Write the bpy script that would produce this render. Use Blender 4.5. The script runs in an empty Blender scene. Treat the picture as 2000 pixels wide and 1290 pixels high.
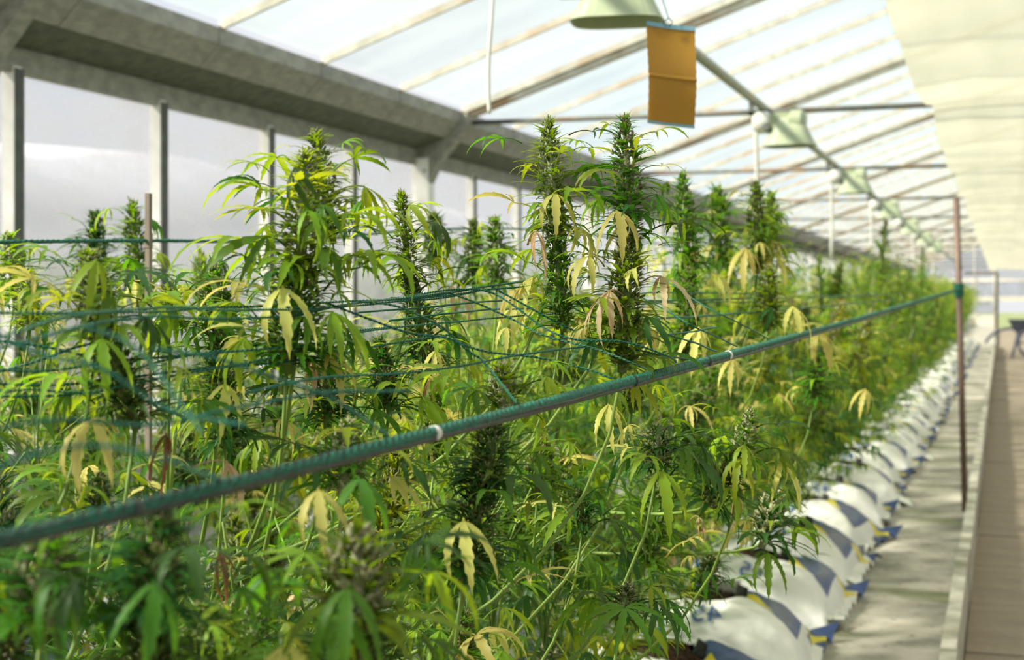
import bpy, bmesh, math, random
import numpy as np
from mathutils import Vector, Matrix, noise

R = random.Random(11)
sc = bpy.context.scene
COL = sc.collection
PI = math.pi

# ------------------------------------------------------------------ camera, world, sun, exposure
CAM_Z = 1.3
F = 2778.0                                   # focal length in pixels of the 2000 px wide frame (50 mm lens)
YAW = math.atan(955 / F)
HOR = 583.0
cd = bpy.data.cameras.new('camera')
cam = bpy.data.objects.new('camera', cd)
COL.objects.link(cam)
cam.location = (0, 0, CAM_Z)
cam.rotation_euler = (PI / 2, 0, YAW)
cd.sensor_width = 36
cd.lens = F * 36 / 2000
cd.shift_y = -(645 - HOR) / 2000
cd.clip_start = 0.05
cd.clip_end = 500
cd.dof.use_dof = True
cd.dof.focus_distance = 1.8
cd.dof.aperture_fstop = 6.8
sc.camera = cam

world = bpy.data.worlds.new('sky')
sc.world = world
world.use_nodes = True
wn, wl = world.node_tree.nodes, world.node_tree.links
wn.clear()
tc = wn.new('ShaderNodeTexCoord')
sep = wn.new('ShaderNodeSeparateXYZ')
wl.new(tc.outputs['Generated'], sep.inputs[0])
ramp = wn.new('ShaderNodeValToRGB')
ramp.color_ramp.elements[0].position = 0.0
ramp.color_ramp.elements[0].color = (0.90, 0.93, 0.96, 1)
ramp.color_ramp.elements[1].position = 0.40
ramp.color_ramp.elements[1].color = (0.60, 0.76, 1.0, 1)
wl.new(sep.outputs['Z'], ramp.inputs[0])
cn = wn.new('ShaderNodeTexNoise')
cn.inputs['Scale'].default_value = 2.2
cn.inputs['Detail'].default_value = 4
wl.new(tc.outputs['Generated'], cn.inputs['Vector'])
cr = wn.new('ShaderNodeValToRGB')
cr.color_ramp.elements[0].position = 0.38
cr.color_ramp.elements[1].position = 0.62
wl.new(cn.outputs['Fac'], cr.inputs[0])
wm = wn.new('ShaderNodeMix')
wm.data_type = 'RGBA'
wl.new(cr.outputs[0], wm.inputs[0])
wl.new(ramp.outputs[0], wm.inputs[6])
wm.inputs[7].default_value = (1.0, 1.0, 1.0, 1)
bg = wn.new('ShaderNodeBackground')
bg.inputs['Strength'].default_value = 0.92
wl.new(wm.outputs[2], bg.inputs['Color'])
wo = wn.new('ShaderNodeOutputWorld')
wl.new(bg.outputs[0], wo.inputs[0])

sd = bpy.data.lights.new('sun', 'SUN')
sd.energy = 14.0
sd.angle = math.radians(6)
sd.color = (1.0, 0.90, 0.72)
sun = bpy.data.objects.new('sun', sd)
COL.objects.link(sun)
# light comes from the left (-X), a little from behind the camera, 38 degrees up
SUN_FROM = Vector((-0.72, -0.44, 0.70)).normalized()
sun.rotation_euler = SUN_FROM.to_track_quat('Z', 'Y').to_euler()
sun.location = (-6, -3, 8)

vs = sc.view_settings
vs.view_transform = 'Standard'
vs.look = 'None'
vs.exposure = 0.0
vs.gamma = 1.0
vs.use_curve_mapping = False
sc.cycles.max_bounces = 7
sc.cycles.diffuse_bounces = 4
sc.cycles.glossy_bounces = 2
sc.cycles.transmission_bounces = 4
sc.cycles.transparent_max_bounces = 8
sc.cycles.caustics_reflective = False
sc.cycles.caustics_refractive = False
sc.cycles.sample_clamp_indirect = 6

# ------------------------------------------------------------------ camera arithmetic (pixel + depth -> point standing in the place)
cy, sy = math.cos(YAW), math.sin(YAW)


def P(px, py, d):
    u = (px - 1000) / F
    v = (HOR - py) / F
    return Vector(((-sy + u * cy) * d, (cy + u * sy) * d, CAM_Z + v * d))


def proj(p):
    d = -sy * p[0] + cy * p[1]
    if d < 0.05:
        return None
    a = cy * p[0] + sy * p[1]
    return 1000 + F * a / d, HOR - F * (p[2] - CAM_Z) / d, d


def interp(x, pts):
    if x <= pts[0][0]:
        return pts[0][1]
    for (a, b), (c, e) in zip(pts, pts[1:]):
        if x <= c:
            return b + (e - b) * (x - a) / (c - a)
    return pts[-1][1]


# ------------------------------------------------------------------ materials
class NT:
    def __init__(s, name):
        s.m = bpy.data.materials.new(name)
        s.m.use_nodes = True
        s.t = s.m.node_tree
        s.n, s.l = s.t.nodes, s.t.links
        s.n.clear()
        s.out = s.n.new('ShaderNodeOutputMaterial')

    def node(s, kind, **kw):
        n = s.n.new(kind)
        for k, v in kw.items():
            setattr(n, k, v)
        return n

    def link(s, a, b):
        s.l.new(a, b)

    def val(s, sock, v):
        if hasattr(v, 'is_linked') or isinstance(v, bpy.types.NodeSocket):
            s.l.new(v, sock)
        else:
            if isinstance(v, tuple) and len(v) == 3:
                v = (*v, 1)
            sock.default_value = v

    def math(s, op, a, b=0.0, clamp=False):
        n = s.node('ShaderNodeMath', operation=op)
        n.use_clamp = clamp
        s.val(n.inputs[0], a)
        s.val(n.inputs[1], b)
        return n.outputs[0]

    def mix(s, f, a, b):
        n = s.node('ShaderNodeMix', data_type='RGBA')
        s.val(n.inputs[0], f)
        s.val(n.inputs[6], a)
        s.val(n.inputs[7], b)
        return n.outputs[2]

    def coord(s, which='Object', scale=(1, 1, 1)):
        c = s.node('ShaderNodeTexCoord')
        m = s.node('ShaderNodeMapping')
        m.inputs['Scale'].default_value = scale
        s.link(c.outputs[which], m.inputs[0])
        return m.outputs[0]

    def noise(s, scale, detail=3, vec=None, lo=0.35, hi=0.65, rough=0.5):
        n = s.node('ShaderNodeTexNoise')
        n.inputs['Scale'].default_value = scale
        n.inputs['Detail'].default_value = detail
        n.inputs['Roughness'].default_value = rough
        if vec is not None:
            s.link(vec, n.inputs['Vector'])
        r = s.node('ShaderNodeMapRange')
        r.inputs[1].default_value = lo
        r.inputs[2].default_value = hi
        s.link(n.outputs['Fac'], r.inputs[0])
        return r.outputs[0]

    def principled(s, col, rough=0.6, metal=0.0, bump=None, bstr=0.3, bdist=0.01, spec=0.5):
        p = s.node('ShaderNodeBsdfPrincipled')
        s.val(p.inputs['Base Color'], col)
        s.val(p.inputs['Roughness'], rough)
        p.inputs['Metallic'].default_value = metal
        p.inputs['Specular IOR Level'].default_value = spec
        if bump is not None:
            b = s.node('ShaderNodeBump')
            b.inputs['Strength'].default_value = bstr
            b.inputs['Distance'].default_value = bdist
            s.link(bump, b.inputs['Height'])
            s.link(b.outputs[0], p.inputs['Normal'])
        return p

    def done(s, shader):
        s.link(shader, s.out.inputs[0])
        return s.m


def mat_mottled(name, c1, c2, scale=8, rough=0.7, metal=0.0, stretch=(1, 1, 1), bstr=0.3, bdist=0.004, c3=None, s3=2.0, spec=0.4):
    t = NT(name)
    v = t.coord('Object', stretch)
    n1 = t.noise(scale, 5, v)
    col = t.mix(n1, c1, c2)
    if c3:
        n3 = t.noise(s3, 4, v, 0.52, 0.68)
        col = t.mix(n3, col, c3)
    return t.done(t.principled(col, rough, metal, n1, bstr, bdist, spec).outputs[0])


def mat_leaf(name, c, trans, tip=None, vary=0.06, tf=0.5, spot=None):
    """c reflects, trans shines through; a slow noise gives uneven ageing; every object gets its own shade."""
    t = NT(name)
    oi = t.node('ShaderNodeObjectInfo')
    v = t.coord('Object')
    n = t.noise(28, 3, v, 0.3, 0.7)
    big = t.noise(9, 2, v, 0.35, 0.65)
    h = t.node('ShaderNodeHueSaturation')
    t.link(t.math('ADD', t.math('MULTIPLY', oi.outputs['Random'], vary), 0.5 - vary * 0.85), h.inputs['Hue'])
    t.link(t.math('ADD', t.math('MULTIPLY', oi.outputs['Random'], 0.45), 0.8), h.inputs['Value'])
    col = t.mix(t.math('MULTIPLY', n, 0.5), c, tuple(x * 0.62 for x in c))
    if spot:
        col = t.mix(t.math('MULTIPLY', t.noise(14, 4, v, 0.55, 0.7), 0.8), col, spot)
    t.link(col, h.inputs['Color'])
    h2 = t.node('ShaderNodeHueSaturation')
    t.link(t.math('ADD', t.math('MULTIPLY', oi.outputs['Random'], vary), 0.5 - vary * 0.85), h2.inputs['Hue'])
    tcol = t.mix(big, trans, tip or trans)
    t.link(tcol, h2.inputs['Color'])
    p = t.principled(h.outputs[0], 0.5, spec=0.35)
    tr = t.node('ShaderNodeBsdfTranslucent')
    t.link(h2.outputs[0], tr.inputs['Color'])
    m = t.node('ShaderNodeMixShader')
    m.inputs[0].default_value = tf
    t.link(p.outputs[0], m.inputs[1])
    t.link(tr.outputs[0], m.inputs[2])
    return t.done(m.outputs[0])


M = {}
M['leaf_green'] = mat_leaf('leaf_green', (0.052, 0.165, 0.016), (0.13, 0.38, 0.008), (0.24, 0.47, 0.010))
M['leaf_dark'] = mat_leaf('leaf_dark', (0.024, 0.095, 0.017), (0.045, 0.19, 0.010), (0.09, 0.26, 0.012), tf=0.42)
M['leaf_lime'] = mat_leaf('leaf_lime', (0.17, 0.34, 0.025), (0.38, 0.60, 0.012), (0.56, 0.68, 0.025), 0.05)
M['leaf_yellow'] = mat_leaf('leaf_yellow', (0.62, 0.62, 0.17), (0.76, 0.74, 0.13), (0.80, 0.72, 0.22), 0.03, spot=(0.48, 0.54, 0.12))
M['leaf_tan'] = mat_leaf('leaf_tan', (0.76, 0.64, 0.40), (0.78, 0.62, 0.32), (0.70, 0.40, 0.12), 0.02, spot=(0.40, 0.24, 0.10))
M['leaf_brown'] = mat_leaf('leaf_brown', (0.24, 0.12, 0.05), (0.30, 0.13, 0.05), None, 0.02, spot=(0.42, 0.28, 0.15))
M['calyx'] = mat_leaf('calyx_green', (0.15, 0.22, 0.055), (0.16, 0.26, 0.03), None, 0.05, tf=0.2, spot=(0.22, 0.27, 0.12))
M['calyx_frosty'] = mat_leaf('calyx_frosty', (0.34, 0.38, 0.20), (0.22, 0.28, 0.09), None, 0.04, tf=0.15, spot=(0.10, 0.15, 0.06))
M['pistil'] = mat_leaf('pistil_cream', (0.62, 0.52, 0.30), (0.5, 0.38, 0.15), None, 0.03, tf=0.25, spot=(0.32, 0.13, 0.04))
M['stem'] = mat_mottled('stem_green', (0.20, 0.30, 0.045), (0.10, 0.18, 0.03), 30, 0.55, stretch=(1, 1, 0.15), bstr=0.2)
M['soil'] = mat_mottled('soil', (0.020, 0.012, 0.008), (0.12, 0.055, 0.028), 60, 0.95, bstr=0.9, bdist=0.01)
M['concrete'] = mat_mottled('kerb_concrete', (0.62, 0.60, 0.54), (0.42, 0.40, 0.35), 14, 0.85, bstr=0.3, c3=(0.30, 0.29, 0.22), s3=3)
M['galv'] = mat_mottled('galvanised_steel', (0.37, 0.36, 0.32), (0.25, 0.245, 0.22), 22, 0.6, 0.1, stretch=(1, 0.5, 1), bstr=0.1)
M['galv_dark'] = mat_mottled('weathered_green_steel', (0.12, 0.13, 0.085), (0.07, 0.08, 0.052), 14, 0.75, 0.0, bstr=0.15)  # one dark green tone for the underside of the gutter
M['bar_white'] = mat_mottled('painted_bar', (0.72, 0.69, 0.62), (0.50, 0.47, 0.40), 9, 0.6, 0.0, c3=(0.42, 0.26, 0.13), s3=1.6, bstr=0.1)
M['post_white'] = mat_mottled('painted_post', (0.93, 0.92, 0.89), (0.85, 0.84, 0.80), 12, 0.55, 0.0, bstr=0.1)
M['rubber_strip'] = mat_mottled('window_inner_strip', (0.12, 0.125, 0.11), (0.08, 0.085, 0.08), 12, 0.6, 0.0, bstr=0.1)
M['rod'] = mat_mottled('tie_rod_steel', (0.19, 0.20, 0.18), (0.12, 0.125, 0.11), 20, 0.5, 0.4, bstr=0.1, c3=(0.25, 0.15, 0.09), s3=2)
M['pipe'] = mat_mottled('pipe_pale_green', (0.42, 0.43, 0.33), (0.33, 0.34, 0.26), 12, 0.5, 0.1, bstr=0.05)
M['lamp'] = mat_mottled('lamp_enamel', (0.44, 0.49, 0.33), (0.38, 0.43, 0.28), 10, 0.4, 0.0, bstr=0.05)
M['lamp_white'] = mat_mottled('lamp_white', (0.82, 0.80, 0.74), (0.72, 0.70, 0.64), 10, 0.35, 0.0, bstr=0.05)
M['bulb'] = NT('bulb_glass').done(NT('tmp').out.inputs[0]) if False else None
M['cord'] = mat_mottled('white_cord', (0.80, 0.79, 0.75), (0.66, 0.65, 0.60), 10, 0.5, bstr=0.05)
M['black'] = mat_mottled('black_plastic', (0.025, 0.027, 0.028), (0.05, 0.052, 0.05), 30, 0.45, bstr=0.1)
M['wire'] = mat_mottled('dark_wire', (0.03, 0.032, 0.03), (0.06, 0.06, 0.055), 30, 0.4, 0.5, bstr=0.1)
M['blue_plastic'] = mat_mottled('blue_plastic', (0.015, 0.22, 0.55), (0.02, 0.28, 0.62), 20, 0.35, bstr=0.02)
M['blue_strip'] = mat_mottled('blue_strip', (0.16, 0.36, 0.50), (0.22, 0.42, 0.55), 20, 0.5, bstr=0.02)
M['ink'] = mat_mottled('blue_ink', (0.05, 0.12, 0.36), (0.07, 0.15, 0.42), 20, 0.6, bstr=0.02)
M['net'] = mat_mottled('green_net_twine', (0.003, 0.070, 0.045), (0.006, 0.14, 0.090), 160, 0.5, bstr=0.5, bdist=0.001)
M['net_pale'] = mat_mottled('green_net_twine_worn', (0.008, 0.085, 0.05), (0.05, 0.20, 0.12), 220, 0.5, bstr=0.5, bdist=0.001)
M['pole'] = mat_mottled('brown_steel_pole', (0.20, 0.13, 0.105), (0.13, 0.09, 0.075), 12, 0.55, 0.2, bstr=0.1)
M['wood'] = mat_mottled('grey_wood', (0.30, 0.25, 0.19), (0.20, 0.165, 0.13), 20, 0.8, stretch=(1, 1, .2), bstr=0.2)
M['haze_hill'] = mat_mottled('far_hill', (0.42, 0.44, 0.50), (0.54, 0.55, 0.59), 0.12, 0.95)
M['gravel'] = mat_mottled('outside_ground', (0.22, 0.25, 0.12), (0.12, 0.17, 0.06), 1.2, 0.95)
M['hedge'] = mat_mottled('outside_hedge', (0.06, 0.11, 0.04), (0.10, 0.17, 0.06), 2.5, 0.95)
M['wall_grey'] = mat_mottled('wall_panel', (0.50, 0.50, 0.47), (0.38, 0.38, 0.35), 5, 0.8)
M['white_beam'] = mat_mottled('white_beam', (0.74, 0.70, 0.60), (0.64, 0.60, 0.52), 5, 0.7)
M['cart'] = mat_mottled('cart_paint', (0.07, 0.08, 0.13), (0.10, 0.11, 0.16), 8, 0.5)


def mat_ground():
    t = NT('bed_ground')
    v = t.coord('Object')
    n = t.noise(7, 6, v, 0.3, 0.7)
    n2 = t.noise(1.6, 4, v, 0.45, 0.62)
    n3 = t.noise(1.1, 5, t.coord('Object', (1, 2.2, 1)), 0.56, 0.66)
    col = t.mix(n, (0.40, 0.38, 0.34), (0.26, 0.245, 0.22))
    col = t.mix(n2, col, (0.52, 0.49, 0.44))
    col = t.mix(t.math('MULTIPLY', n3, 0.75), col, (0.13, 0.15, 0.055))
    n4 = t.noise(26, 4, v, 0.6, 0.72)
    col = t.mix(t.math('MULTIPLY', n4, 0.7), col, (0.10, 0.07, 0.045))
    return t.done(t.principled(col, 0.9, 0, n, 0.4, 0.01).outputs[0])


def mat_path():
    t = NT('path_slab')
    v = t.coord('Object', (1, 3.5, 1))
    n = t.noise(1.4, 5, v, 0.35, 0.68)
    n2 = t.noise(30, 3, t.coord('Object'), 0.3, 0.7)
    col = t.mix(n, (0.36, 0.30, 0.235), (0.245, 0.20, 0.16))
    col = t.mix(t.math('MULTIPLY', n2, 0.25), col, (0.14, 0.12, 0.10))
    return t.done(t.principled(col, 0.85, 0, n2, 0.3, 0.004).outputs[0])


def mat_glass(name, clear, tint, milk, streak, spread):
    """thin pane: part clear, part milky; dirt streaks along it; each pane a little different."""
    t = NT(name)
    oi = t.node('ShaderNodeObjectInfo')
    v = t.coord('Object', streak)
    n = t.noise(1.0, 5, v, 0.3, 0.72, 0.6)
    tr = t.node('ShaderNodeBsdfTransparent')
    tr.inputs[0].default_value = (*tint, 1)
    tl = t.node('ShaderNodeBsdfTranslucent')
    tl.inputs[0].default_value = (*milk, 1)
    df = t.node('ShaderNodeBsdfDiffuse')
    df.inputs[0].default_value = (*milk, 1)
    gl = t.node('ShaderNodeBsdfGlossy')
    gl.inputs['Roughness'].default_value = 0.15
    m1 = t.node('ShaderNodeMixShader')
    m1.inputs[0].default_value = 0.35
    t.link(tl.outputs[0], m1.inputs[1])
    t.link(df.outputs[0], m1.inputs[2])
    m2 = t.node('ShaderNodeMixShader')
    f = t.math('ADD', t.math('MULTIPLY', n, spread), t.math('MULTIPLY', oi.outputs['Random'], spread * 0.6))
    f = t.math('ADD', f, 1 - clear - spread * 0.5, True)
    t.link(f, m2.inputs[0])
    t.link(tr.outputs[0], m2.inputs[1])
    t.link(m1.outputs[0], m2.inputs[2])
    m3 = t.node('ShaderNodeMixShader')
    m3.inputs[0].default_value = 0.04
    t.link(m2.outputs[0], m3.inputs[1])
    t.link(gl.outputs[0], m3.inputs[2])
    return t.done(m3.outputs[0])


M['roof_glass'] = mat_glass('roof_glass', 0.90, (0.93, 0.96, 0.97), (0.60, 0.68, 0.68), (0.25, 1.2, 1), 0.20)
M['wall_glass'] = mat_glass('wall_glass_rippled', 0.78, (0.88, 0.89, 0.93), (0.44, 0.45, 0.49), (3, 1.3, 2.2), 0.42)


def mat_cloth():
    t = NT('shade_cloth')
    v = t.coord('Object', (3.0, 0.3, 1))
    n = t.noise(2.0, 3, v, 0.3, 0.7)
    w = t.node('ShaderNodeTexWave')
    w.inputs['Scale'].default_value = 60
    w.inputs['Distortion'].default_value = 1
    t.link(t.coord('Object'), w.inputs['Vector'])
    col = t.mix(n, (0.82, 0.79, 0.64), (0.75, 0.73, 0.58))
    tl = t.node('ShaderNodeBsdfTranslucent')
    t.link(col, tl.inputs[0])
    p = t.principled(col, 0.9, 0, w.outputs['Fac'], 0.1, 0.002)
    m = t.node('ShaderNodeMixShader')
    m.inputs[0].default_value = 0.44
    t.link(p.outputs[0], m.inputs[1])
    t.link(tl.outputs[0], m.inputs[2])
    tr = t.node('ShaderNodeBsdfTransparent')
    m2 = t.node('ShaderNodeMixShader')
    m2.inputs[0].default_value = 0.08
    t.link(m.outputs[0], m2.inputs[1])
    t.link(tr.outputs[0], m2.inputs[2])
    return t.done(m2.outputs[0])


def mat_trap():
    t = NT('sticky_amber_film')
    v = t.coord('Object')
    w = t.node('ShaderNodeTexWave', bands_direction='Z')
    w.inputs['Scale'].default_value = 130
    t.link(v, w.inputs['Vector'])
    n = t.noise(9, 3, v, 0.3, 0.7)
    col = t.mix(n, (0.56, 0.32, 0.045), (0.48, 0.28, 0.04))
    tl = t.node('ShaderNodeBsdfTranslucent')
    tl.inputs[0].default_value = (0.62, 0.33, 0.02, 1)
    p = t.principled(col, 0.35, 0, w.outputs['Fac'], 0.3, 0.001)
    m = t.node('ShaderNodeMixShader')
    m.inputs[0].default_value = 0.4
    t.link(p.outputs[0], m.inputs[1])
    t.link(tl.outputs[0], m.inputs[2])
    return t.done(m.outputs[0])


def mat_bag():
    """white woven plastic with printed blue field, grey panel and yellow wedges (a flat print, in the bag's own coordinates)."""
    t = NT('printed_white_bag')
    tc_ = t.node('ShaderNodeTexCoord')
    s = t.node('ShaderNodeSeparateXYZ')
    t.link(tc_.outputs['Object'], s.inputs[0])
    x, y, z = s.outputs
    g = lambda a, b: t.math('GREATER_THAN', a, b)
    l = lambda a, b: t.math('LESS_THAN', a, b)
    mul = lambda *a: a[0] if len(a) == 1 else t.math('MULTIPLY', a[0], mul(*a[1:]))
    n = t.noise(7, 4, tc_.outputs['Object'], 0.3, 0.7)
    white = t.mix(n, (0.86, 0.86, 0.84), (0.77, 0.78, 0.78))
    # near edge of the print slopes outward to the right end
    edge = t.math('ADD', t.math('MULTIPLY', x, -0.55), 0.045)
    field = mul(g(y, edge), g(x, 0.10), l(x, 0.325))
    panel = mul(g(y, t.math('ADD', edge, 0.05)), g(x, 0.19), l(x, 0.30), l(y, 0.12))
    far_side = mul(g(y, 0.27), g(x, -0.30))
    oi = t.node('ShaderNodeObjectInfo')
    low_end = mul(g(x, 0.30), g(y, t.math('ADD', t.math('MULTIPLY', oi.outputs['Random'], 0.3), 0.02)), l(z, 0.075))
    blue = t.math('MAXIMUM', t.math('MAXIMUM', field, far_side), low_end)
    col = t.mix(blue, white, (0.030, 0.070, 0.22))
    col = t.mix(t.math('MULTIPLY', panel, 0.7), col, (0.10, 0.12, 0.19))
    # yellow wedge: narrow triangle pointing right, beside the opening
    wx = t.math('SUBTRACT', x, 0.140)
    wedge = mul(g(wx, 0.0), l(wx, 0.10), g(y, t.math('ADD', edge, t.math('MULTIPLY', wx, 0.15))),
                l(y, t.math('SUBTRACT', t.math('ADD', edge, 0.13), t.math('MULTIPLY', wx, 1.1))))
    lx = t.math('ADD', x, 0.27)
    wedge2 = mul(g(lx, 0.0), l(lx, 0.13), g(y, 0.02), l(y, t.math('SUBTRACT', 0.12, t.math('MULTIPLY', lx, 0.6))))
    yend = mul(g(x, 0.31), g(y, 0.14), l(z, 0.11), g(z, 0.03), l(y, 0.24))
    col = t.mix(t.math('MAXIMUM', t.math('MAXIMUM', wedge, wedge2), yend), col, (0.72, 0.62, 0.03))
    # small pale lettering-like bar pattern on the white end is left out; wrinkles by bump
    b = t.noise(11, 5, tc_.outputs['Object'], 0.25, 0.75, 0.55)
    p = t.principled(col, 0.38, 0, b, 0.35, 0.012, 0.5)
    return t.done(p.outputs[0])


M['ground'] = mat_ground()
M['path'] = mat_path()
M['cloth'] = mat_cloth()
M['trap'] = mat_trap()
M['bag'] = mat_bag()
M.pop('bulb')
M['bulb'] = mat_mottled('lamp_bulb', (0.85, 0.84, 0.80), (0.80, 0.78, 0.72), 5, 0.15, bstr=0.0)


# ------------------------------------------------------------------ mesh helpers
class MB:
    def __init__(s):
        s.v, s.f, s.mi, s.n = [], [], [], 0

    def add(s, verts, faces, mi=0):
        verts = np.asarray(verts, dtype=float).reshape(-1, 3)
        s.v.append(verts)
        o = s.n
        for f in faces:
            s.f.append(tuple(i + o for i in f))
        s.mi += [mi] * len(faces)
        s.n += len(verts)

    def box(s, a, b, mi=0):
        (x0, y0, z0), (x1, y1, z1) = a, b
        v = [(x0, y0, z0), (x1, y0, z0), (x1, y1, z0), (x0, y1, z0), (x0, y0, z1), (x1, y0, z1), (x1, y1, z1), (x0, y1, z1)]
        s.add(v, [(0, 3, 2, 1), (4, 5, 6, 7), (0, 1, 5, 4), (1, 2, 6, 5), (2, 3, 7, 6), (3, 0, 4, 7)], mi)

    def bar(s, a, b, w, h, mi=0, up=(0, 0, 1)):
        """rectangular bar from a to b: w across, h along up."""
        a, b, up = Vector(a), Vector(b), Vector(up)
        d = (b - a).normalized()
        sd_ = d.cross(up).normalized()
        u = sd_.cross(d).normalized()
        v = []
        for p in (a, b):
            for i, j in ((-1, -1), (1, -1), (1, 1), (-1, 1)):
                v.append(tuple(p + sd_ * (w / 2 * i) + u * (h / 2 * j)))
        s.add(v, [(0, 1, 2, 3), (7, 6, 5, 4), (0, 4, 5, 1), (1, 5, 6, 2), (2, 6, 7, 3), (3, 7, 4, 0)], mi)

    def tube(s, pts, rad, sides=6, mi=0, cap=True):
        pts = np.asarray([tuple(p) for p in pts], dtype=float)
        n = len(pts)
        rad = np.full(n, rad, dtype=float) if np.isscalar(rad) else np.asarray(rad, dtype=float)
        t = np.gradient(pts, axis=0)
        t /= np.linalg.norm(t, axis=1, keepdims=True) + 1e-12
        ref = np.array([0.0, 0, 1]) if abs(t[0, 2]) < 0.9 else np.array([1.0, 0, 0])
        a = ref - (t @ ref)[:, None] * t
        a /= np.linalg.norm(a, axis=1, keepdims=True) + 1e-12
        b = np.cross(t, a)
        ang = np.arange(sides) * 2 * PI / sides
        v = pts[:, None, :] + rad[:, None, None] * (np.cos(ang)[None, :, None] * a[:, None, :] + np.sin(ang)[None, :, None] * b[:, None, :])
        f = []
        for i in range(n - 1):
            for k in range(sides):
                k2 = (k + 1) % sides
                f.append((i * sides + k, i * sides + k2, (i + 1) * sides + k2, (i + 1) * sides + k))
        if cap:
            f.append(tuple(range(sides))[::-1])
            f.append(tuple((n - 1) * sides + k for k in range(sides)))
        s.add(v.reshape(-1, 3), f, mi)

    def mesh(s, name, mats, smooth=False):
        me = bpy.data.meshes.new(name)
        me.from_pydata(np.concatenate(s.v).tolist() if s.v else [], [], s.f)
        for m in mats:
            me.materials.append(M[m] if isinstance(m, str) else m)
        if len(mats) > 1:
            me.polygons.foreach_set('material_index', s.mi)
        if smooth:
            me.polygons.foreach_set('use_smooth', [True] * len(s.f))
        me.update()
        return me


def obj(name, me, parent=None, mat=None, loc=None, basis=None):
    o = bpy.data.objects.new(name, me)
    COL.objects.link(o)
    if parent is not None:
        o.parent = parent
    if loc is not None:
        o.location = loc
    if basis is not None:
        o.matrix_basis = basis
    if mat is not None:
        o.material_slots[0].link = 'OBJECT'
        o.material_slots[0].material = M[mat]
    return o


def tag(o, label, cat, group=None):
    o['label'] = label
    o['category'] = cat
    if group:
        o['group'] = group
    return o


def thing(name, loc, label, cat, group=None):
    o = bpy.data.objects.new(name, None)
    COL.objects.link(o)
    o.location = loc
    o.empty_display_size = 0.1
    return tag(o, label, cat, group)


def struct(name, me, parent=None, **kw):
    o = obj(name, me, parent, **kw)
    if parent is None:
        o['kind'] = 'structure'
    return o


def bez(p0, p1, p2, n=8):
    return [p0 * (1 - t) ** 2 + p1 * 2 * t * (1 - t) + p2 * t ** 2 for t in (i / n for i in range(n + 1))]


def catmull(pts, per=10):
    pts = [Vector(p) for p in pts]
    pts = [pts[0] * 2 - pts[1]] + pts + [pts[-1] * 2 - pts[-2]]
    out = []
    for i in range(1, len(pts) - 2):
        p0, p1, p2, p3 = pts[i - 1:i + 3]
        for k in range(per):
            t = k / per
            out.append(0.5 * ((2 * p1) + (p2 - p0) * t + (2 * p0 - 5 * p1 + 4 * p2 - p3) * t * t + (3 * p1 - p0 - 3 * p2 + p3) * t ** 3))
    out.append(pts[-2])
    return out


# ------------------------------------------------------------------ the house: dimensions in metres (W = distance to the left glass wall)
W = 4.2
BAY = 0.28 * W                        # post spacing
COLY = [2.39 * W + 1.12 * W * k for k in range(-1, 13)]
COLY[0] = 1.19 * W
Y0, Y1 = -5.0, 71.0
YK = 43.0
GX, GZ = -3.84, CAM_Z + 1.41          # top inner edge of the gutter
SL = 0.343
RX = 0.45                             # ridge
RZ = GZ + SL * (RX - GX)
WT = CAM_Z + 0.242 * W                # top of the wall glazing
TZ = CAM_Z + 0.318 * W                # tie rods
PATH_Z = -0.12

# ground bed, path, kerb
mb = MB()
nx, ny = 16, 120
vs_, fs_ = [], []
for j in range(ny + 1):
    for i in range(nx + 1):
        x = -W + (W - 0.19) * i / nx
        y = Y0 + (Y1 - Y0) * j / ny
        vs_.append((x, y, 0.004 * noise.noise(Vector((x * 3, y * 3, 0)))))
for j in range(ny):
    for i in range(nx):
        a = j * (nx + 1) + i
        fs_.append((a, a + 1, a + nx + 2, a + nx + 1))
mb.add(vs_, fs_)
floor = struct('floor', mb.mesh('bed_floor', ['ground'], True))
# path slabs as parts of the floor
slab = MB()
slab.box((0, 0, -0.06), (1.36, 0.985, 0))
slab_me = slab.mesh('slab', ['path'])
under = MB()
under.box((-0.14, Y0, PATH_Z - 0.2), (5.0, Y1, PATH_Z - 0.03))
obj('joint_bed', under.mesh('joint_bed', ['path']), floor)
y = Y0
while y < YK - 0.5:
    o = obj('slab', slab_me, floor, loc=(-0.135, y, PATH_Z + R.uniform(-0.004, 0.004)))
    o = obj('slab', slab_me, floor, loc=(1.24, y, PATH_Z + R.uniform(-0.004, 0.004)))
    y += 1.0
# kerb of long planks
kerb = bpy.data.objects.new('trim_1', None)
COL.objects.link(kerb)
kerb['kind'] = 'structure'
kb = MB()
kb.box((-0.026, 0.006, PATH_Z - 0.05), (0.026, 1.994, 0.12))
kb_me = kb.mesh('kerb_plank', ['concrete'])
y = Y0
while y < YK - 1:
    obj('kerb_plank', kb_me, kerb, loc=(-0.165 + R.uniform(-0.004, 0.004), y, R.uniform(-0.004, 0.004)))
    y += 2.0

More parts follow.
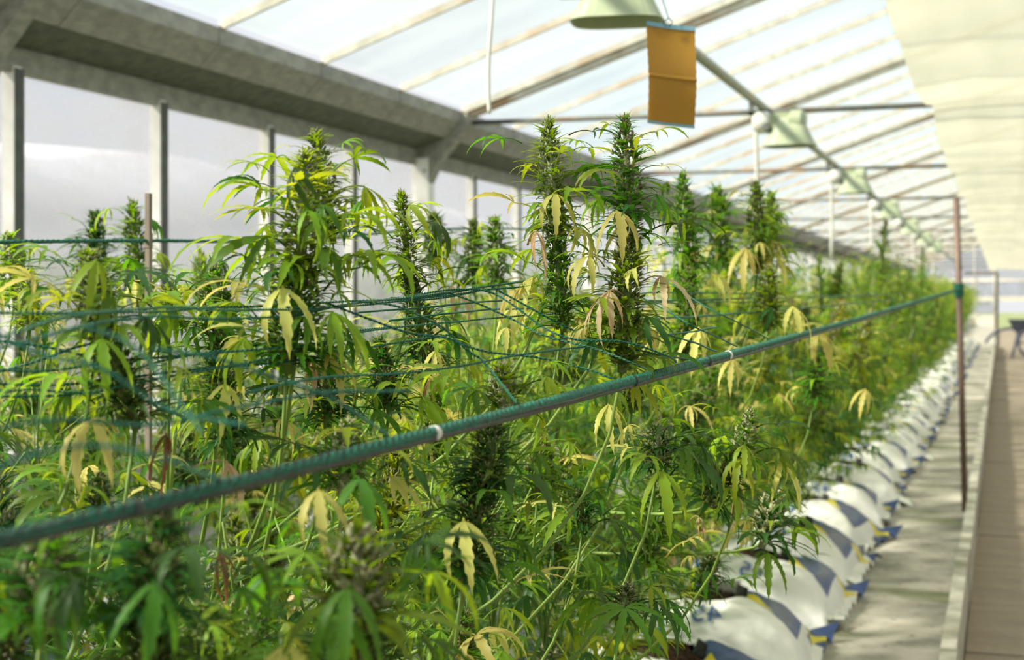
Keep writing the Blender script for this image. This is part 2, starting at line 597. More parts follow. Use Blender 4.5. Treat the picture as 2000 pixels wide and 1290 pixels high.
# outside: land and hedge strips beyond the glass (seen blurred through the panes)
mb = MB()
mb.box((-90, -60, -0.6), (90, 160, -0.25))
struct('outside_ground', mb.mesh('outside_ground', ['gravel']))
rr = random.Random(5)
for k, (x, y0, y1, h) in enumerate([(-17, -10, 60, 2.6), (16, -10, 60, 3.0)]):
    mb = MB()
    vs_, fs_ = [], []
    n = 60
    for j in range(n + 1):
        yy = y0 + (y1 - y0) * j / n
        hh = h * (0.8 + 0.5 * noise.noise(Vector((k * 9, yy * 0.35, 0))))
        for (dx, z) in ((-1.4, -0.3), (-1.5, hh * 0.7), (-0.4, hh), (0.6, hh * 0.9), (1.4, hh * 0.5), (1.5, -0.3)):
            vs_.append((x + dx + 0.3 * noise.noise(Vector((yy, z, dx))), yy, z))
    for j in range(n):
        for i in range(5):
            a = j * 6 + i
            fs_.append((a, a + 1, a + 7, a + 6))
    mb.add(vs_, fs_)
    o = obj('hedge', mb.mesh('hedge', ['hedge'], True))
    tag(o, ['long dark hedge outside beyond the left glass wall', 'long hedge outside past the right glass wall'][k], 'hedge')

for k, (xa, xb) in enumerate(((-34, -60), (34, 60))):  # added ridges dimming the view through the panes, haze put into their colour
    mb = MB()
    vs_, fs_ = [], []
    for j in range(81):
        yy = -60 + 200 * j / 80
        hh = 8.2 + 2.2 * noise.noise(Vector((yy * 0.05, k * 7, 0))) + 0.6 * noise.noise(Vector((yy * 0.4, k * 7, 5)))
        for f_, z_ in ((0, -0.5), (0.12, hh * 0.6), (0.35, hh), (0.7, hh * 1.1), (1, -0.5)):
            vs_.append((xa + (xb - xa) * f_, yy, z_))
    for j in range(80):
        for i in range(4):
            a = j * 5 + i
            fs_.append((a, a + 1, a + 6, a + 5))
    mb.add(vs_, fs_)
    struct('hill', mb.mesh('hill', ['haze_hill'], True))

# left wall: solid foot, posts, panes, lintel
wall = bpy.data.objects.new('wall_left', None)
COL.objects.link(wall)
wall['kind'] = 'structure'
mb = MB()
mb.box((-W - 0.12, Y0, -0.25), (-W, Y1, 0.55))
mb.box((-W - 0.08, Y0, 0.55), (-W + 0.02, Y1, 0.60))
obj('wall_base', mb.mesh('wall_base', ['wall_grey']), wall)
mb = MB()
mb.box((-0.055, -0.025, 0.6), (0.012, 0.028, WT + 0.03), 0)
mb.box((0.012, -0.023, 0.6), (0.018, 0.040, WT + 0.02), 1)  # dark skin on the post's inner face, its shade put into the colour
post_me = mb.mesh('post', ['post_white', 'rubber_strip'])
pane = MB()
pane.box((-0.004, 0.026, 0.6), (0.0, BAY - 0.026, WT + 0.02))
pane_me = pane.mesh('pane', ['wall_glass'])
k0 = int((Y0 - 2.39 * W) / BAY)
win_y = []
k = k0
while 2.39 * W + k * BAY < Y1:
    yy = 2.39 * W + k * BAY
    obj('post', post_me, wall, loc=(-W, yy, 0))
    if yy + BAY < Y1:
        obj('pane', pane_me, wall, loc=(-W - 0.05, yy, 0))
        win_y.append(yy)
    k += 1
# lintel beam and gutter, running the whole length
prof_lintel = [(-4.2, CAM_Z + 1.124), (-4.2, CAM_Z + 1.016), (-4.24, CAM_Z + 1.016), (-4.24, CAM_Z + 1.3), (-4.2, CAM_Z + 1.124)]
prof_gut = [(GX, GZ), (GX, GZ - 0.085), (GX - 0.11, GZ - 0.20), (GX - 0.13, GZ - 0.20), (GX - 0.03, GZ - 0.09), (GX - 0.03, GZ), (GX, GZ)]
prof_soff = [(GX - 0.11, GZ - 0.195), (-4.2, CAM_Z + 1.135), (-4.2, CAM_Z + 1.16), (GX - 0.11, GZ - 0.17), (GX - 0.11, GZ - 0.195)]


def extrude_y(prof, ya, yb, mi=0, step=None):
    m = MB()
    n = len(prof) - 1
    v = [(x, ya, z) for x, z in prof[:-1]] + [(x, yb, z) for x, z in prof[:-1]]
    f = [(i, (i + 1) % n, n + (i + 1) % n, n + i) for i in range(n)]
    f += [tuple(range(n))[::-1], tuple(range(n, 2 * n))]
    m.add(v, f, mi)
    return m


seg_l = 1.12 * W
gut = bpy.data.objects.new('trim_2', None)
COL.objects.link(gut)
gut['kind'] = 'structure'
obj('lintel', extrude_y(prof_lintel, Y0, Y1).mesh('lintel', ['galv']), gut)
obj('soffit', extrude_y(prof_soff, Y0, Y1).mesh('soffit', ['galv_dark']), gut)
g_me = extrude_y(prof_gut, 0, BAY - 0.004).mesh('gutter_length', ['galv'])
clip = extrude_y([(GX + 0.006, GZ + 0.01), (GX + 0.006, GZ - 0.088), (GX - 0.11, GZ - 0.206), (GX - 0.12, GZ - 0.20), (GX, GZ - 0.08), (GX, GZ + 0.01), (GX + 0.006, GZ + 0.01)], -0.02, 0.02)
clip_me = clip.mesh('gutter_clip', ['galv'])
k = k0
while 2.39 * W + (k + 1) * BAY < Y1:
    yy = 2.39 * W + k * BAY
    obj('gutter_length', g_me, gut, loc=(0, yy, 0))
    obj('gutter_clip', clip_me, gut, loc=(0, yy, 0))
    k += 1

# columns with haunch brackets
for k, yy in enumerate(COLY):
    c = bpy.data.objects.new('column', None)
    COL.objects.link(c)
    c['kind'] = 'structure'
    c.location = (-W + 0.05, yy, 0)
    mb = MB()
    mb.box((-0.05, -0.06, 0), (0.05, 0.06, WT + 0.05))
    obj('shaft', mb.mesh('shaft', ['post_white']), c)
    mb = MB()
    pr = [(-0.05, WT - 0.14), (0.05, WT - 0.14), (0.13, WT + 0.02), (0.31, GZ - 0.17), (0.36, GZ - 0.11), (0.36, GZ - 0.02), (-0.05, GZ - 0.02)]
    v = [(x, s, z) for s in (-0.055, 0.055) for x, z in pr]
    n = len(pr)
    mb.add(v, [tuple(range(n))[::-1], tuple(range(n, 2 * n))] + [(i, (i + 1) % n, n + (i + 1) % n, n + i) for i in range(n)])
    for bx_, bz_ in ((0.02, WT - 0.05), (0.02, WT + 0.06), (0.12, WT + 0.1), (0.22, GZ - 0.14)):
        mb.tube([(bx_, -0.055, bz_), (bx_, -0.068, bz_)], 0.012, 6)
    obj('bracket', mb.mesh('bracket', ['galv']), c)

# roof: panes, glazing bars, rafters, ridge
roof = bpy.data.objects.new('ceiling', None)
COL.objects.link(roof)
roof['kind'] = 'structure'
LEN = math.hypot(RX - GX, RZ - GZ)
dirL = Vector((RX - GX, 0, RZ - GZ)).normalized()
bm_ = MB()
bm_.bar((GX, 0, GZ + 0.01), (RX, 0, RZ + 0.01), 0.022, 0.045, 0, (0, 0, 1))
bar_me = bm_.mesh('glazing_bar', ['bar_white'])
bm_ = MB()
bm_.bar((2 * RX - GX, 0, GZ + 0.01), (RX, 0, RZ + 0.01), 0.022, 0.045, 0, (0, 0, 1))
bar_me2 = bm_.mesh('glazing_bar_right', ['bar_white'])


def roof_pane(sign):
    m = MB()
    xa, xb = GX, RX
    if sign < 0:
        xa = 2 * RX - GX
    parts = 3
    for q in range(1):
        v = []
        for (s, yy) in ((0, 0.014), (1, 0.014), (1, BAY - 0.014), (0, BAY - 0.014)):
            v.append((xa + (xb - xa) * s, yy, GZ + (RZ - GZ) * s + 0.035))
        m.add(v, [(0, 1, 2, 3)])
    return m.mesh('roof_pane', ['roof_glass'])


def pane_piece(sign, s0, s1, up):
    m = MB()
    xa, xb = GX, RX
    if sign < 0:
        xa = 2 * RX - GX
    v = []
    for dz in (0, 0.004):
        for (s, yy) in ((s0, 0.012), (s1, 0.012), (s1, BAY - 0.012), (s0, BAY - 0.012)):
            v.append((xa + (xb - xa) * s, yy, GZ + (RZ - GZ) * s + 0.036 + up + dz))
    m.add(v, [(0, 3, 2, 1), (4, 5, 6, 7), (0, 1, 5, 4), (1, 2, 6, 5), (2, 3, 7, 6), (3, 0, 4, 7)])
    return m.mesh('roof_pane', ['roof_glass'])


pieces = [(1, 0, 0.352, 0.0), (1, 0.345, 0.682, 0.006), (1, 0.675, 1, 0.012)]
piece_me = [pane_piece(*p) for p in pieces]
piece_r = pane_piece(-1, 0, 1, 0)
k = k0
while 2.39 * W + k * BAY < Y1:
    yy = 2.39 * W + k * BAY
    obj('glazing_bar', bar_me, roof, loc=(0, yy, 0))
    obj('glazing_bar', bar_me2, roof, loc=(0, yy, 0))
    if yy + BAY < Y1:
        for m in piece_me:
            obj('pane', m, roof, loc=(0, yy, 0))
        obj('pane', piece_r, roof, loc=(0, yy, 0))
    k += 1
for yy in COLY[1:]:
    mb = MB()
    up = (0, 0, 1)
    mb.bar((GX - 0.05, yy + 0.05, GZ - 0.07), (RX, yy + 0.05, RZ - 0.07), 0.07, 0.012)
    mb.bar((GX - 0.05, yy + 0.02, GZ - 0.035), (RX, yy + 0.02, RZ - 0.035), 0.012, 0.075)
    obj('rafter', mb.mesh('rafter', ['bar_white']), roof)
    mb = MB()
    mb.bar((2 * RX - GX, yy + 0.02, GZ - 0.035), (RX, yy + 0.02, RZ - 0.035), 0.07, 0.08)
    obj('rafter', mb.mesh('rafter_right', ['bar_white']), roof)
mb = MB()
mb.box((RX - 0.04, Y0, RZ - 0.05), (RX + 0.04, Y1, RZ + 0.05))
obj('ridge_beam', mb.mesh('ridge_beam', ['bar_white']), roof)
for s in ():
    mb = MB()
    mb.box((GX + (RX - GX) * s - 0.012, Y0, GZ + (RZ - GZ) * s - 0.045), (GX + (RX - GX) * s + 0.012, Y1, GZ + (RZ - GZ) * s - 0.012))
    obj('purlin', mb.mesh('purlin', ['galv']), roof)

# tie rods across the house
for k, yy in enumerate(COLY[1:]):
    mb = MB()
    mb.tube([(GX - 0.06, yy + 0.1, TZ), (-1, yy + 0.1, TZ - 0.01), (1.5, yy + 0.1, TZ - 0.01), (2 * RX - GX, yy + 0.1, TZ)], 0.02, 8)
    struct('beam', mb.mesh('tie_rod', ['rod'], True))['label'] = 'dark steel tie rod across the house'

# right wall and end wall
wr = bpy.data.objects.new('wall_right', None)
COL.objects.link(wr)
wr['kind'] = 'structure'
XR = 2 * RX - GX + 0.25
mb = MB()
mb.box((XR, Y0, -0.25), (XR + 0.1, Y1, 0.9))
mb.box((XR, Y0, WT), (XR + 0.1, Y1, GZ))
mb.box((XR - 0.27, Y0, GZ - 0.04), (XR + 0.1, Y1, GZ))
obj('wall_base', mb.mesh('right_base', ['wall_grey']), wr)
mb = MB()
mb.box((XR, -0.03, 0.9), (XR + 0.05, 0.03, WT))
pr_me = mb.mesh('right_post', ['post_white'])
mb = MB()
mb.box((XR + 0.02, 0.03, 0.9), (XR + 0.025, 2 * BAY - 0.03, WT))
pn_me = mb.mesh('right_pane', ['wall_glass'])
y = Y0
while y + 2 * BAY < Y1:
    obj('post', pr_me, wr, loc=(0, y, 0))
    obj('pane', pn_me, wr, loc=(0, y, 0))
    y += 2 * BAY

we = bpy.data.objects.new('wall_end', None)
COL.objects.link(we)
we['kind'] = 'structure'
mb = MB()
mb.box((-W, Y1, -0.25), (-0.3, Y1 + 0.1, 0.5))
mb.box((1.9, Y1, -0.25), (XR, Y1 + 0.1, 0.5))
mb.box((-W, Y1 - 0.02, 1.16), (XR, Y1 + 0.1, 1.38))
mb.box((-W, Y1 - 0.02, 2.10), (XR, Y1 + 0.1, 2.20))
obj('wall_rail', mb.mesh('end_rails', ['white_beam']), we)
mb = MB()
for x in (-W, -3.1, -2.0, -1.2, -0.3, 1.9, 3.2, XR - 0.05):
    mb.box((x - 0.03, Y1 - 0.01, -0.25), (x + 0.03, Y1 + 0.06, RZ - abs(x - RX) * SL))
obj('wall_stud', mb.mesh('end_studs', ['bar_white']), we)
mb = MB()
mb.add([(-W, Y1 + 0.05, 1.38), (XR, Y1 + 0.05, 1.38), (XR, Y1 + 0.05, GZ), (RX, Y1 + 0.05, RZ), (-W, Y1 + 0.05, GZ)], [(0, 1, 2, 3, 4)])
obj('pane', mb.mesh('end_pane', ['wall_glass']), we)
mb = MB()
mb.add([(-W, Y1 + 0.05, 0.5), (-0.3, Y1 + 0.05, 0.5), (-0.3, Y1 + 0.05, 1.16), (-W, Y1 + 0.05, 1.16)], [(0, 1, 2, 3)])
obj('pane', mb.mesh('end_pane_low', ['wall_glass']), we)
# the back wall behind the viewer
wb = bpy.data.objects.new('wall_back', None)
COL.objects.link(wb)
wb['kind'] = 'structure'
mb = MB()
mb.box((-W, Y0 - 0.1, -0.25), (XR, Y0, 0.7))
mb.box((-W, Y0 - 0.1, 2.2), (XR, Y0, 2.3))
obj('wall_rail', mb.mesh('back_rails', ['wall_grey']), wb)
mb = MB()
mb.add([(-W, Y0 - 0.05, 0.7), (XR, Y0 - 0.05, 0.7), (XR, Y0 - 0.05, GZ), (RX, Y0 - 0.05, RZ), (-W, Y0 - 0.05, GZ)], [(0, 1, 2, 3, 4)])
obj('pane', mb.mesh('back_pane', ['wall_glass']), wb)

# dark pole of the far frame at the end of the kerb
mb = MB()
a = P(1947, 668, 41)
mb.box((a.x - 0.05, a.y - 0.05, 0), (a.x + 0.05, a.y + 0.05, 2.05))
mb.box((a.x - 0.9, a.y - 0.03, 1.99), (a.x + 0.05, a.y + 0.03, 2.07))
tag(obj('door_post', mb.mesh('far_frame', ['rod'])), 'far slim grey post with a short top arm at the end of the kerb', 'post')
# hand cart at the end of the path
ct = thing('garden_cart', (0.75, 36, PATH_Z), 'dark two-wheeled hand cart standing at the far end of the path', 'cart')
mb = MB()
pr = [(-0.45, 0.62), (0.45, 0.62), (0.6, 0.92), (-0.6, 0.92)]
v = [(x, s * (0.25 + (z - 0.62) * 0.4), z) for s in (-1, 1) for x, z in pr]
mb.add(v, [(0, 1, 2, 3), (7, 6, 5, 4), (0, 4, 5, 1), (1, 5, 6, 2), (3, 2, 6, 7), (0, 3, 7, 4)])
obj('tray', mb.mesh('cart_tray', ['cart']), ct)
for s in (-1, 1):
    mb = MB()
    mb.tube([(0.42 * math.cos(q) * 0.85, s * 0.36, 0.36 + 0.36 * math.sin(q)) for q in np.linspace(0, 2 * PI, 25)], 0.035, 6)
    for q in range(6):
        mb.tube([(0, s * 0.36, 0.36), (0.34 * math.cos(q * PI / 3), s * 0.36, 0.36 + 0.34 * math.sin(q * PI / 3))], 0.01, 4)
    obj('wheel', mb.mesh('cart_wheel', ['cart']), ct)
mb = MB()
mb.tube(bez(Vector((-0.35, 0.2, 0.7)), Vector((-0.9, 0.2, 0.75)), Vector((-1.1, 0.2, 0.35))), 0.03, 6)
mb.tube(bez(Vector((-0.35, -0.2, 0.7)), Vector((-0.9, -0.2, 0.75)), Vector((-1.1, -0.2, 0.35))), 0.03, 6)
mb.tube([(-0.35, 0.2, 0.65), (-0.5, 0.2, 0.0)], 0.03, 6)
mb.tube([(-0.35, -0.2, 0.65), (-0.5, -0.2, 0.0)], 0.03, 6)
obj('handle', mb.mesh('cart_handle', ['cart']), ct)
mb = MB()
mb.tube([(0, -0.36, 0.36), (0, 0.36, 0.36)], 0.02, 6)
mb.bar((0, -0.2, 0.36), (0, -0.2, 0.64), 0.04, 0.04, 0, (0, 1, 0))
mb.bar((0, 0.2, 0.36), (0, 0.2, 0.64), 0.04, 0.04, 0, (0, 1, 0))
obj('axle', mb.mesh('cart_axle', ['cart']), ct)

# ------------------------------------------------------------------ shade cloth sagging over the tie rods
mb = MB()
XE = -0.43
rods = [c + 0.1 for c in COLY[1:]]
allr = [rods[0] - 2 * seg_l, rods[0] - seg_l] + rods
vs_, fs_ = [], []
NX = 40
rows = 0
for a, b in zip(allr, allr[1:]):
    for q in range(14):
        t = q / 14
        y = a + (b - a) * t
        sag = 0.10 * 4 * t * (1 - t) + 0.03
        for i in range(NX + 1):
            s = i / NX
            x = XE + (4.2) * s
            hang = 0.06 * math.exp(-s * 22)
            z = TZ + 0.016 - sag * (0.85 + 0.3 * noise.noise(Vector((x * 0.8, y * 0.3, 3)))) - hang * (0.7 + 0.6 * math.sin(y * 2.3))
            z += 0.015 * noise.noise(Vector((x * 5, y * 0.6, 9)))
            if q == 0:
                z = TZ - 0.035 - hang * 0.3
            ed = 0.03 * noise.noise(Vector((y * 0.7, 4, 1))) * (1 - s) - 0.03 * 4 * t * (1 - t) * (1 - s)
            vs_.append((x + ed, y, z))
        rows += 1
for j in range(rows - 1):
    for i in range(NX):
        a = j * (NX + 1) + i
        fs_.append((a, a + 1, a + NX + 2, a + NX + 1))
mb.add(vs_, fs_)
o = obj('shade_cloth', mb.mesh('shade_cloth', ['cloth'], True))
tag(o, 'long cream shade cloth sagging under the tie rods over the path', 'curtain')

# ------------------------------------------------------------------ pipe and lamps
PX, PZ = -1.65, CAM_Z + 1.40
mb = MB()
mb.tube([(PX, Y0 + 0.2, PZ), (PX, 10, PZ), (PX, Y1 - 0.1, PZ)], 0.032, 12)
o = obj('overhead_pipe', mb.mesh('overhead_pipe', ['pipe'], True))
tag(o, 'long pale green overhead pipe running the length of the house above the plants', 'pipe')

# lamp meshes, long axis along X
lm = MB()
lm.tube([(0.02, 0, 0.165), (0.04, 0, 0.165), (0.12, 0, 0.165), (0.14, 0, 0.165)], [0.05, 0.075, 0.075, 0.05], 14)
lm.box((-0.10, -0.05, 0.12), (0.03, 0.05, 0.225))
housing_me = lm.mesh('lamp_housing', ['lamp'], False)
lm = MB()
lm.tube([(-0.235, 0, 0.165), (-0.225, 0, 0.165), (-0.19, 0, 0.165), (-0.12, 0, 0.165), (-0.10, 0, 0.165)], [0.02, 0.055, 0.078, 0.078, 0.06], 16)
cap_me = lm.mesh('lamp_cap', ['lamp_white'], True)
lm = MB()
rings = []
secs = [(0.19, 0.085, 0.05), (0.16, 0.10, 0.062), (0.06, 0.145, 0.11), (0.0, 0.175, 0.135), (-0.008, 0.18, 0.140), (-0.008, 0.172, 0.133), (0.0, 0.167, 0.128), (0.06, 0.138, 0.104), (0.16, 0.094, 0.056)]
n = 28
for (z, hx, hy) in secs:
    for k in range(n):
        q = 2 * PI * k / n
        cx_, sx_ = math.cos(q), math.sin(q)
        e = 0.55
        rings.append((0.03 + hx * math.copysign(abs(cx_) ** e, cx_), hy * math.copysign(abs(sx_) ** e, sx_), z))
fs_ = []
for j in range(len(secs) - 1):
    for k in range(n):
        fs_.append((j * n + k, j * n + (k + 1) % n, (j + 1) * n + (k + 1) % n, (j + 1) * n + k))
fs_.append(tuple(range(n)))
fs_.append(tuple((len(secs) - 1) * n + k for k in range(n))[::-1])
lm.add(rings, fs_)
refl_me = lm.mesh('reflector', ['lamp'], False)
lm = MB()
lm.tube([(-0.05, 0, 0.05), (0.0, 0, 0.05), (0.02, 0, 0.05), (0.13, 0, 0.05), (0.16, 0, 0.05)], [0.016, 0.016, 0.026, 0.026, 0.008], 10)
bulb_me = lm.mesh('bulb', ['bulb'], True)
lm = MB()
lm.box((-0.26, -0.012, 0.22), (0.03, 0.012, 0.245))
lm.box((-0.26, -0.012, 0.22), (-0.225, 0.012, 0.34))
lm.tube([(-0.11, -0.09, 0.12), (-0.11, -0.105, 0.12)], 0.022, 12)
lm.box((-0.13, -0.092, 0.09), (-0.09, -0.07, 0.15))
br_me = lm.mesh('bracket', ['rod'])
lm = MB()
lm.tube([(-0.21, 0, 0.145), (-0.212, 0, 0.05), (-0.205, 0.005, -0.15), (-0.21, 0.004, -0.33), (-0.208, 0.0, -0.42)], 0.014, 8)
cord_me = lm.mesh('hanging_cord', ['cord'], True)
lamp_l = ['pale green grow lamp seen from below at the top edge beside the amber trap',
          'pale green grow lamp with white round cap at the first tie rod in view',
          'grow lamp with hanging cord at the second tie rod',
          'grow lamp with a yellowed cord at the third tie rod']
for k in range(7):
    y = 5.25 + 4.68 * k
    g = None if k < 4 else 'small far grow lamps on the overhead pipe'
    lab = lamp_l[k] if k < 4 else 'small far grow lamp hanging in the row near the end of the pipe'
    t = thing('grow_lamp', (-1.41, y, CAM_Z + 1.06), lab, 'lamp', g)
    t.rotation_euler = (0, 0, [0.15, -0.12, -0.1, 0.05, 0, 0, 0][k])
    if k == 0:
        t.location.z += 0.0
    for nm, me in (('housing', housing_me), ('end_cap', cap_me), ('reflector', refl_me), ('bulb', bulb_me), ('bracket', br_me)):
        obj(nm, me, t)
    if k in (1, 2, 3, 5):
        o = obj('hanging_cord', cord_me, t)
        if k == 2:
            o.scale = (1, 1, 1.55)
mb = MB()
mb.tube(catmull([(PX, 4.60, PZ - 0.02), P(963, -40, 4.87), P(961, 20, 4.86), P(955, 110, 4.85), P(954, 170, 4.85), P(956, 222, 4.85)], 6), 0.0075, 8)
tag(obj('hanging_cord', mb.mesh('hanging_cord_single', ['cord'], True)), 'single white cord hanging from the overhead pipe left of the two tall flower spikes', 'cord')

# ------------------------------------------------------------------ amber sticky trap
tp = P(1311, 148, 3.5)
t = thing('sticky_trap', tp, 'amber double-panel sticky insect trap hanging above the plants', 'trap')
t.rotation_euler = (0, 0, YAW + 0.10)
wd, ht = 0.122, 0.240


def trap_pt(s, q, off=0.0):
    # s across -1..1, q down 0..1
    x = s * wd / 2 * (1 - 0.04 * q) + 0.0005 * math.sin(q * 75) * (abs(s) > 0.97)
    z = ht / 2 - q * ht - 0.006 * s
    yv = 0.010 * math.cos(q * 5.5) - 0.006 * s * s + off + (0.006 * math.exp(-((q - 0.53) / 0.012) ** 2)) * -1
    return (x, yv, z)


mb = MB()
NQ, NS = 90, 8
for off in (0, 0.0012):
    v = [trap_pt(-1 + 2 * i / NS, j / NQ, off) for j in range(NQ + 1) for i in range(NS + 1)]
    f = [(j * (NS + 1) + i, j * (NS + 1) + i + 1, (j + 1) * (NS + 1) + i + 1, (j + 1) * (NS + 1) + i) for j in range(NQ) for i in range(NS)]
    mb.add(v, f)
obj('film', mb.mesh('trap_film', ['trap'], True), t)
for q0, q1, nm in ((-0.035, 0.012, 'top_strip'), (0.985, 1.012, 'bottom_strip')):
    mb = MB()
    v, f = [], []
    for off in (-0.002, 0.004):
        for q in (q0, q1):
            for i in range(9):
                p_ = trap_pt(-1 + i / 4, q, off)
                v.append(p_)
    for a in (0, 18):
        for i in range(8):
            f.append((a + i, a + i + 1, a + 9 + i + 1, a + 9 + i))
    for i in range(8):
        f.append((i, i + 1, 18 + i + 1, 18 + i))
        f.append((9 + i, 9 + i + 1, 27 + i + 1, 27 + i))
    mb.add(v, f)
    obj(nm, mb.mesh(nm, ['blue_strip']), t)
mb = MB()
mb.tube([(-0.012, 0, ht / 2), (-0.02, 0, ht / 2 + 0.012), (-0.006, 0, ht / 2 + 0.022), (0.004, 0, ht / 2 + 0.012), (-0.006, 0, ht / 2 + 0.0)], 0.0016, 5)
mb.tube([(-0.006, 0, ht / 2 + 0.02), (-0.03, 0.01, ht / 2 + 0.10), (-0.032, 0.01, 0.8), (-0.03, 0.0, GZ + SL * (tp.x - GX) - tp.z - 0.02)], 0.0012, 5)
obj('hanging_wire', mb.mesh('trap_wire', ['wire']), t)

# ------------------------------------------------------------------ grow bags
AX, AY, BH = 0.37, 0.40, 0.215


def bag_h(x, y, seed):
    ax = abs(x) / AX
    ay = abs(y) / AY
    if ax >= 1 or ay >= 1:
        return 0.0
    h = BH * (1 - ax ** 2.6) ** 0.62 * (1 - ay ** 2.8) ** 0.42
    w = 0.026 * noise.noise(Vector((x * 7 + seed, y * 5, seed))) + 0.007 * noise.noise(Vector((x * 24, y * 10 + seed, 2)))
    # pulled creases running to the sewn ends
    w += 0.010 * math.sin(y * 38 + seed * 2 + 3 * noise.noise(Vector((x * 4, y * 4, seed)))) * max(0, ax - 0.45) * 1.6 * (1 - ax)
    return max(0.0, h + w * min(1, h / 0.05))


def bag_meshes(seed):
    n = 52
    mb = MB()
    us = [-1 + 2 * i / n for i in range(n + 1)]
    warp = lambda u: math.copysign(1 - (1 - abs(u)) ** 1.5, u)
    v = []
    hole = set()
    for j, b in enumerate(us):
        for i, a in enumerate(us):
            x, y = warp(a) * AX, warp(b) * AY
            z = bag_h(x, y, seed)
            pin = 1 - 0.10 * (abs(y) / AY) ** 2 * (abs(x) / AX)
            e = ((x - 0.0) / 0.15) ** 2 + ((y - 0.03) / 0.125) ** 2
            if e < 1.0:
                hole.add((i, j))
            z += 0.006 * math.exp(-((e - 1.15) / 0.25) ** 2)
            v.append((x * (1.0 + 0.02 * math.sin(y * 9 + seed)), y * pin, z + 0.002))
    f = []
    for j in range(n):
        for i in range(n):
            if all(q in hole for q in ((i, j), (i + 1, j), (i, j + 1), (i + 1, j + 1))):
                continue
            a = j * (n + 1) + i
            f.append((a, a + 1, a + n + 2, a + n + 1))
    mb.add(v, f)
    body = mb.mesh('bag_body', ['bag'], True)
    # sewn flat end with two ears, lying on the ground at the right end
    mb = MB()
    v, f = [], []
    m = 22
    for j in range(m + 1):
        q = -1 + 2 * j / m
        for i in range(7):
            s = i / 6
            x = AX * 0.93 + s * (0.055 + 0.05 * abs(q) ** 4)
            y = q * AY * (0.80 + 0.16 * s)
            z = 0.035 * (1 - s) + 0.012 + 0.014 * math.sin(q * 19 + seed) * s * (1 + abs(q)) + 0.03 * abs(q) ** 3 * s
            v.append((x, y, z))
    for j in range(m):
        for i in range(6):
            a = j * 7 + i
            f.append((a, a + 1, a + 8, a + 7))
    mb.add(v, f)
    seam = mb.mesh('bag_seam', ['bag'], True)
    # soil, lumpy, inside the opening
    mb = MB()
    v, f = [], []
    rs, ns_ = 7, 26
    v.append((0, 0.03, BH - 0.005))
    for r_ in range(1, rs + 1):
        for k in range(ns_):
            q = 2 * PI * k / ns_
            rr_ = r_ / rs * 1.06
            x, y = 0.15 * rr_ * math.cos(q), 0.03 + 0.125 * rr_ * math.sin(q)
            z = bag_h(x, y, seed) - 0.016 + 0.016 * noise.noise(Vector((x * 60, y * 60, seed))) + 0.012 * (1 - rr_)
            v.append((x, y, z))
    for k in range(ns_):
        f.append((0, 1 + k, 1 + (k + 1) % ns_))
    for r_ in range(rs - 1):
        for k in range(ns_):
            a, b = 1 + r_ * ns_ + k, 1 + r_ * ns_ + (k + 1) % ns_
            f.append((a, a + ns_, b + ns_, b))
    mb.add(v, f)
    rc = random.Random(seed)
    for k in range(40):
        q, rr_ = rc.uniform(0, 2 * PI), math.sqrt(rc.random()) * 0.9
        x, y = 0.15 * rr_ * math.cos(q), 0.03 + 0.125 * rr_ * math.sin(q)
        z = bag_h(x, y, seed) - 0.008
        s = rc.uniform(0.004, 0.011)
        pts = [(x + s * rc.uniform(.7, 1.2), y, z), (x, y + s, z), (x - s, y, z + s * .2), (x, y - s * rc.uniform(.7, 1.2), z), (x, y, z + s), (x, y, z - s)]
        mb.add(pts, [(0, 1, 4), (1, 2, 4), (2, 3, 4), (3, 0, 4), (1, 0, 5), (2, 1, 5), (3, 2, 5), (0, 3, 5)])
    soil = mb.mesh('bag_soil', ['soil'], False)
    # torn film flap sticking up at the rim
    mb = MB()
    z = bag_h(0.11, 0.08, seed)
    mb.add([(0.085, 0.085, z - .01), (0.135, 0.055, z - .01), (0.14, 0.062, z + 0.028), (0.10, 0.098, z + 0.035),
            (0.087, 0.088, z - .01), (0.137, 0.058, z - .01), (0.142, 0.065, z + 0.027), (0.102, 0.10, z + 0.034)],
           [(0, 1, 2, 3), (7, 6, 5, 4), (0, 4, 5, 1), (1, 5, 6, 2), (2, 6, 7, 3), (3, 7, 4, 0)])
    flap = mb.mesh('bag_flap', ['black'])
    return body, seam, soil, flap, seed


BAGS = [bag_meshes(s) for s in (1.3, 4.7, 8.1)]


def number_mesh(seed, x0, y0, size):
    cu = bpy.data.curves.new('num', 'FONT')
    cu.body = '45'
    cu.size = size
    cu.align_x = 'CENTER'
    cu.align_y = 'CENTER'
    tmp = bpy.data.objects.new('num', cu)
    COL.objects.link(tmp)
    dg = bpy.context.evaluated_depsgraph_get()
    me = bpy.data.meshes.new_from_object(tmp.evaluated_get(dg))
    bpy.data.objects.remove(tmp)
    bm = bmesh.new()
    bm.from_mesh(me)
    bmesh.ops.triangulate(bm, faces=bm.faces)
    bmesh.ops.subdivide_edges(bm, edges=bm.edges, cuts=2, use_grid_fill=True)
    for v in bm.verts:
        x, y = x0 - v.co.x, y0 + v.co.y * 1.3
        v.co = (x, y, bag_h(x, y, seed) + 0.011)
    bm.to_mesh(me)
    bm.free()
    me.materials.clear()
    me.materials.append(M['ink'])
    return me


NUM = [number_mesh(b[4], 0.03, -0.26, 0.11) for b in BAGS]

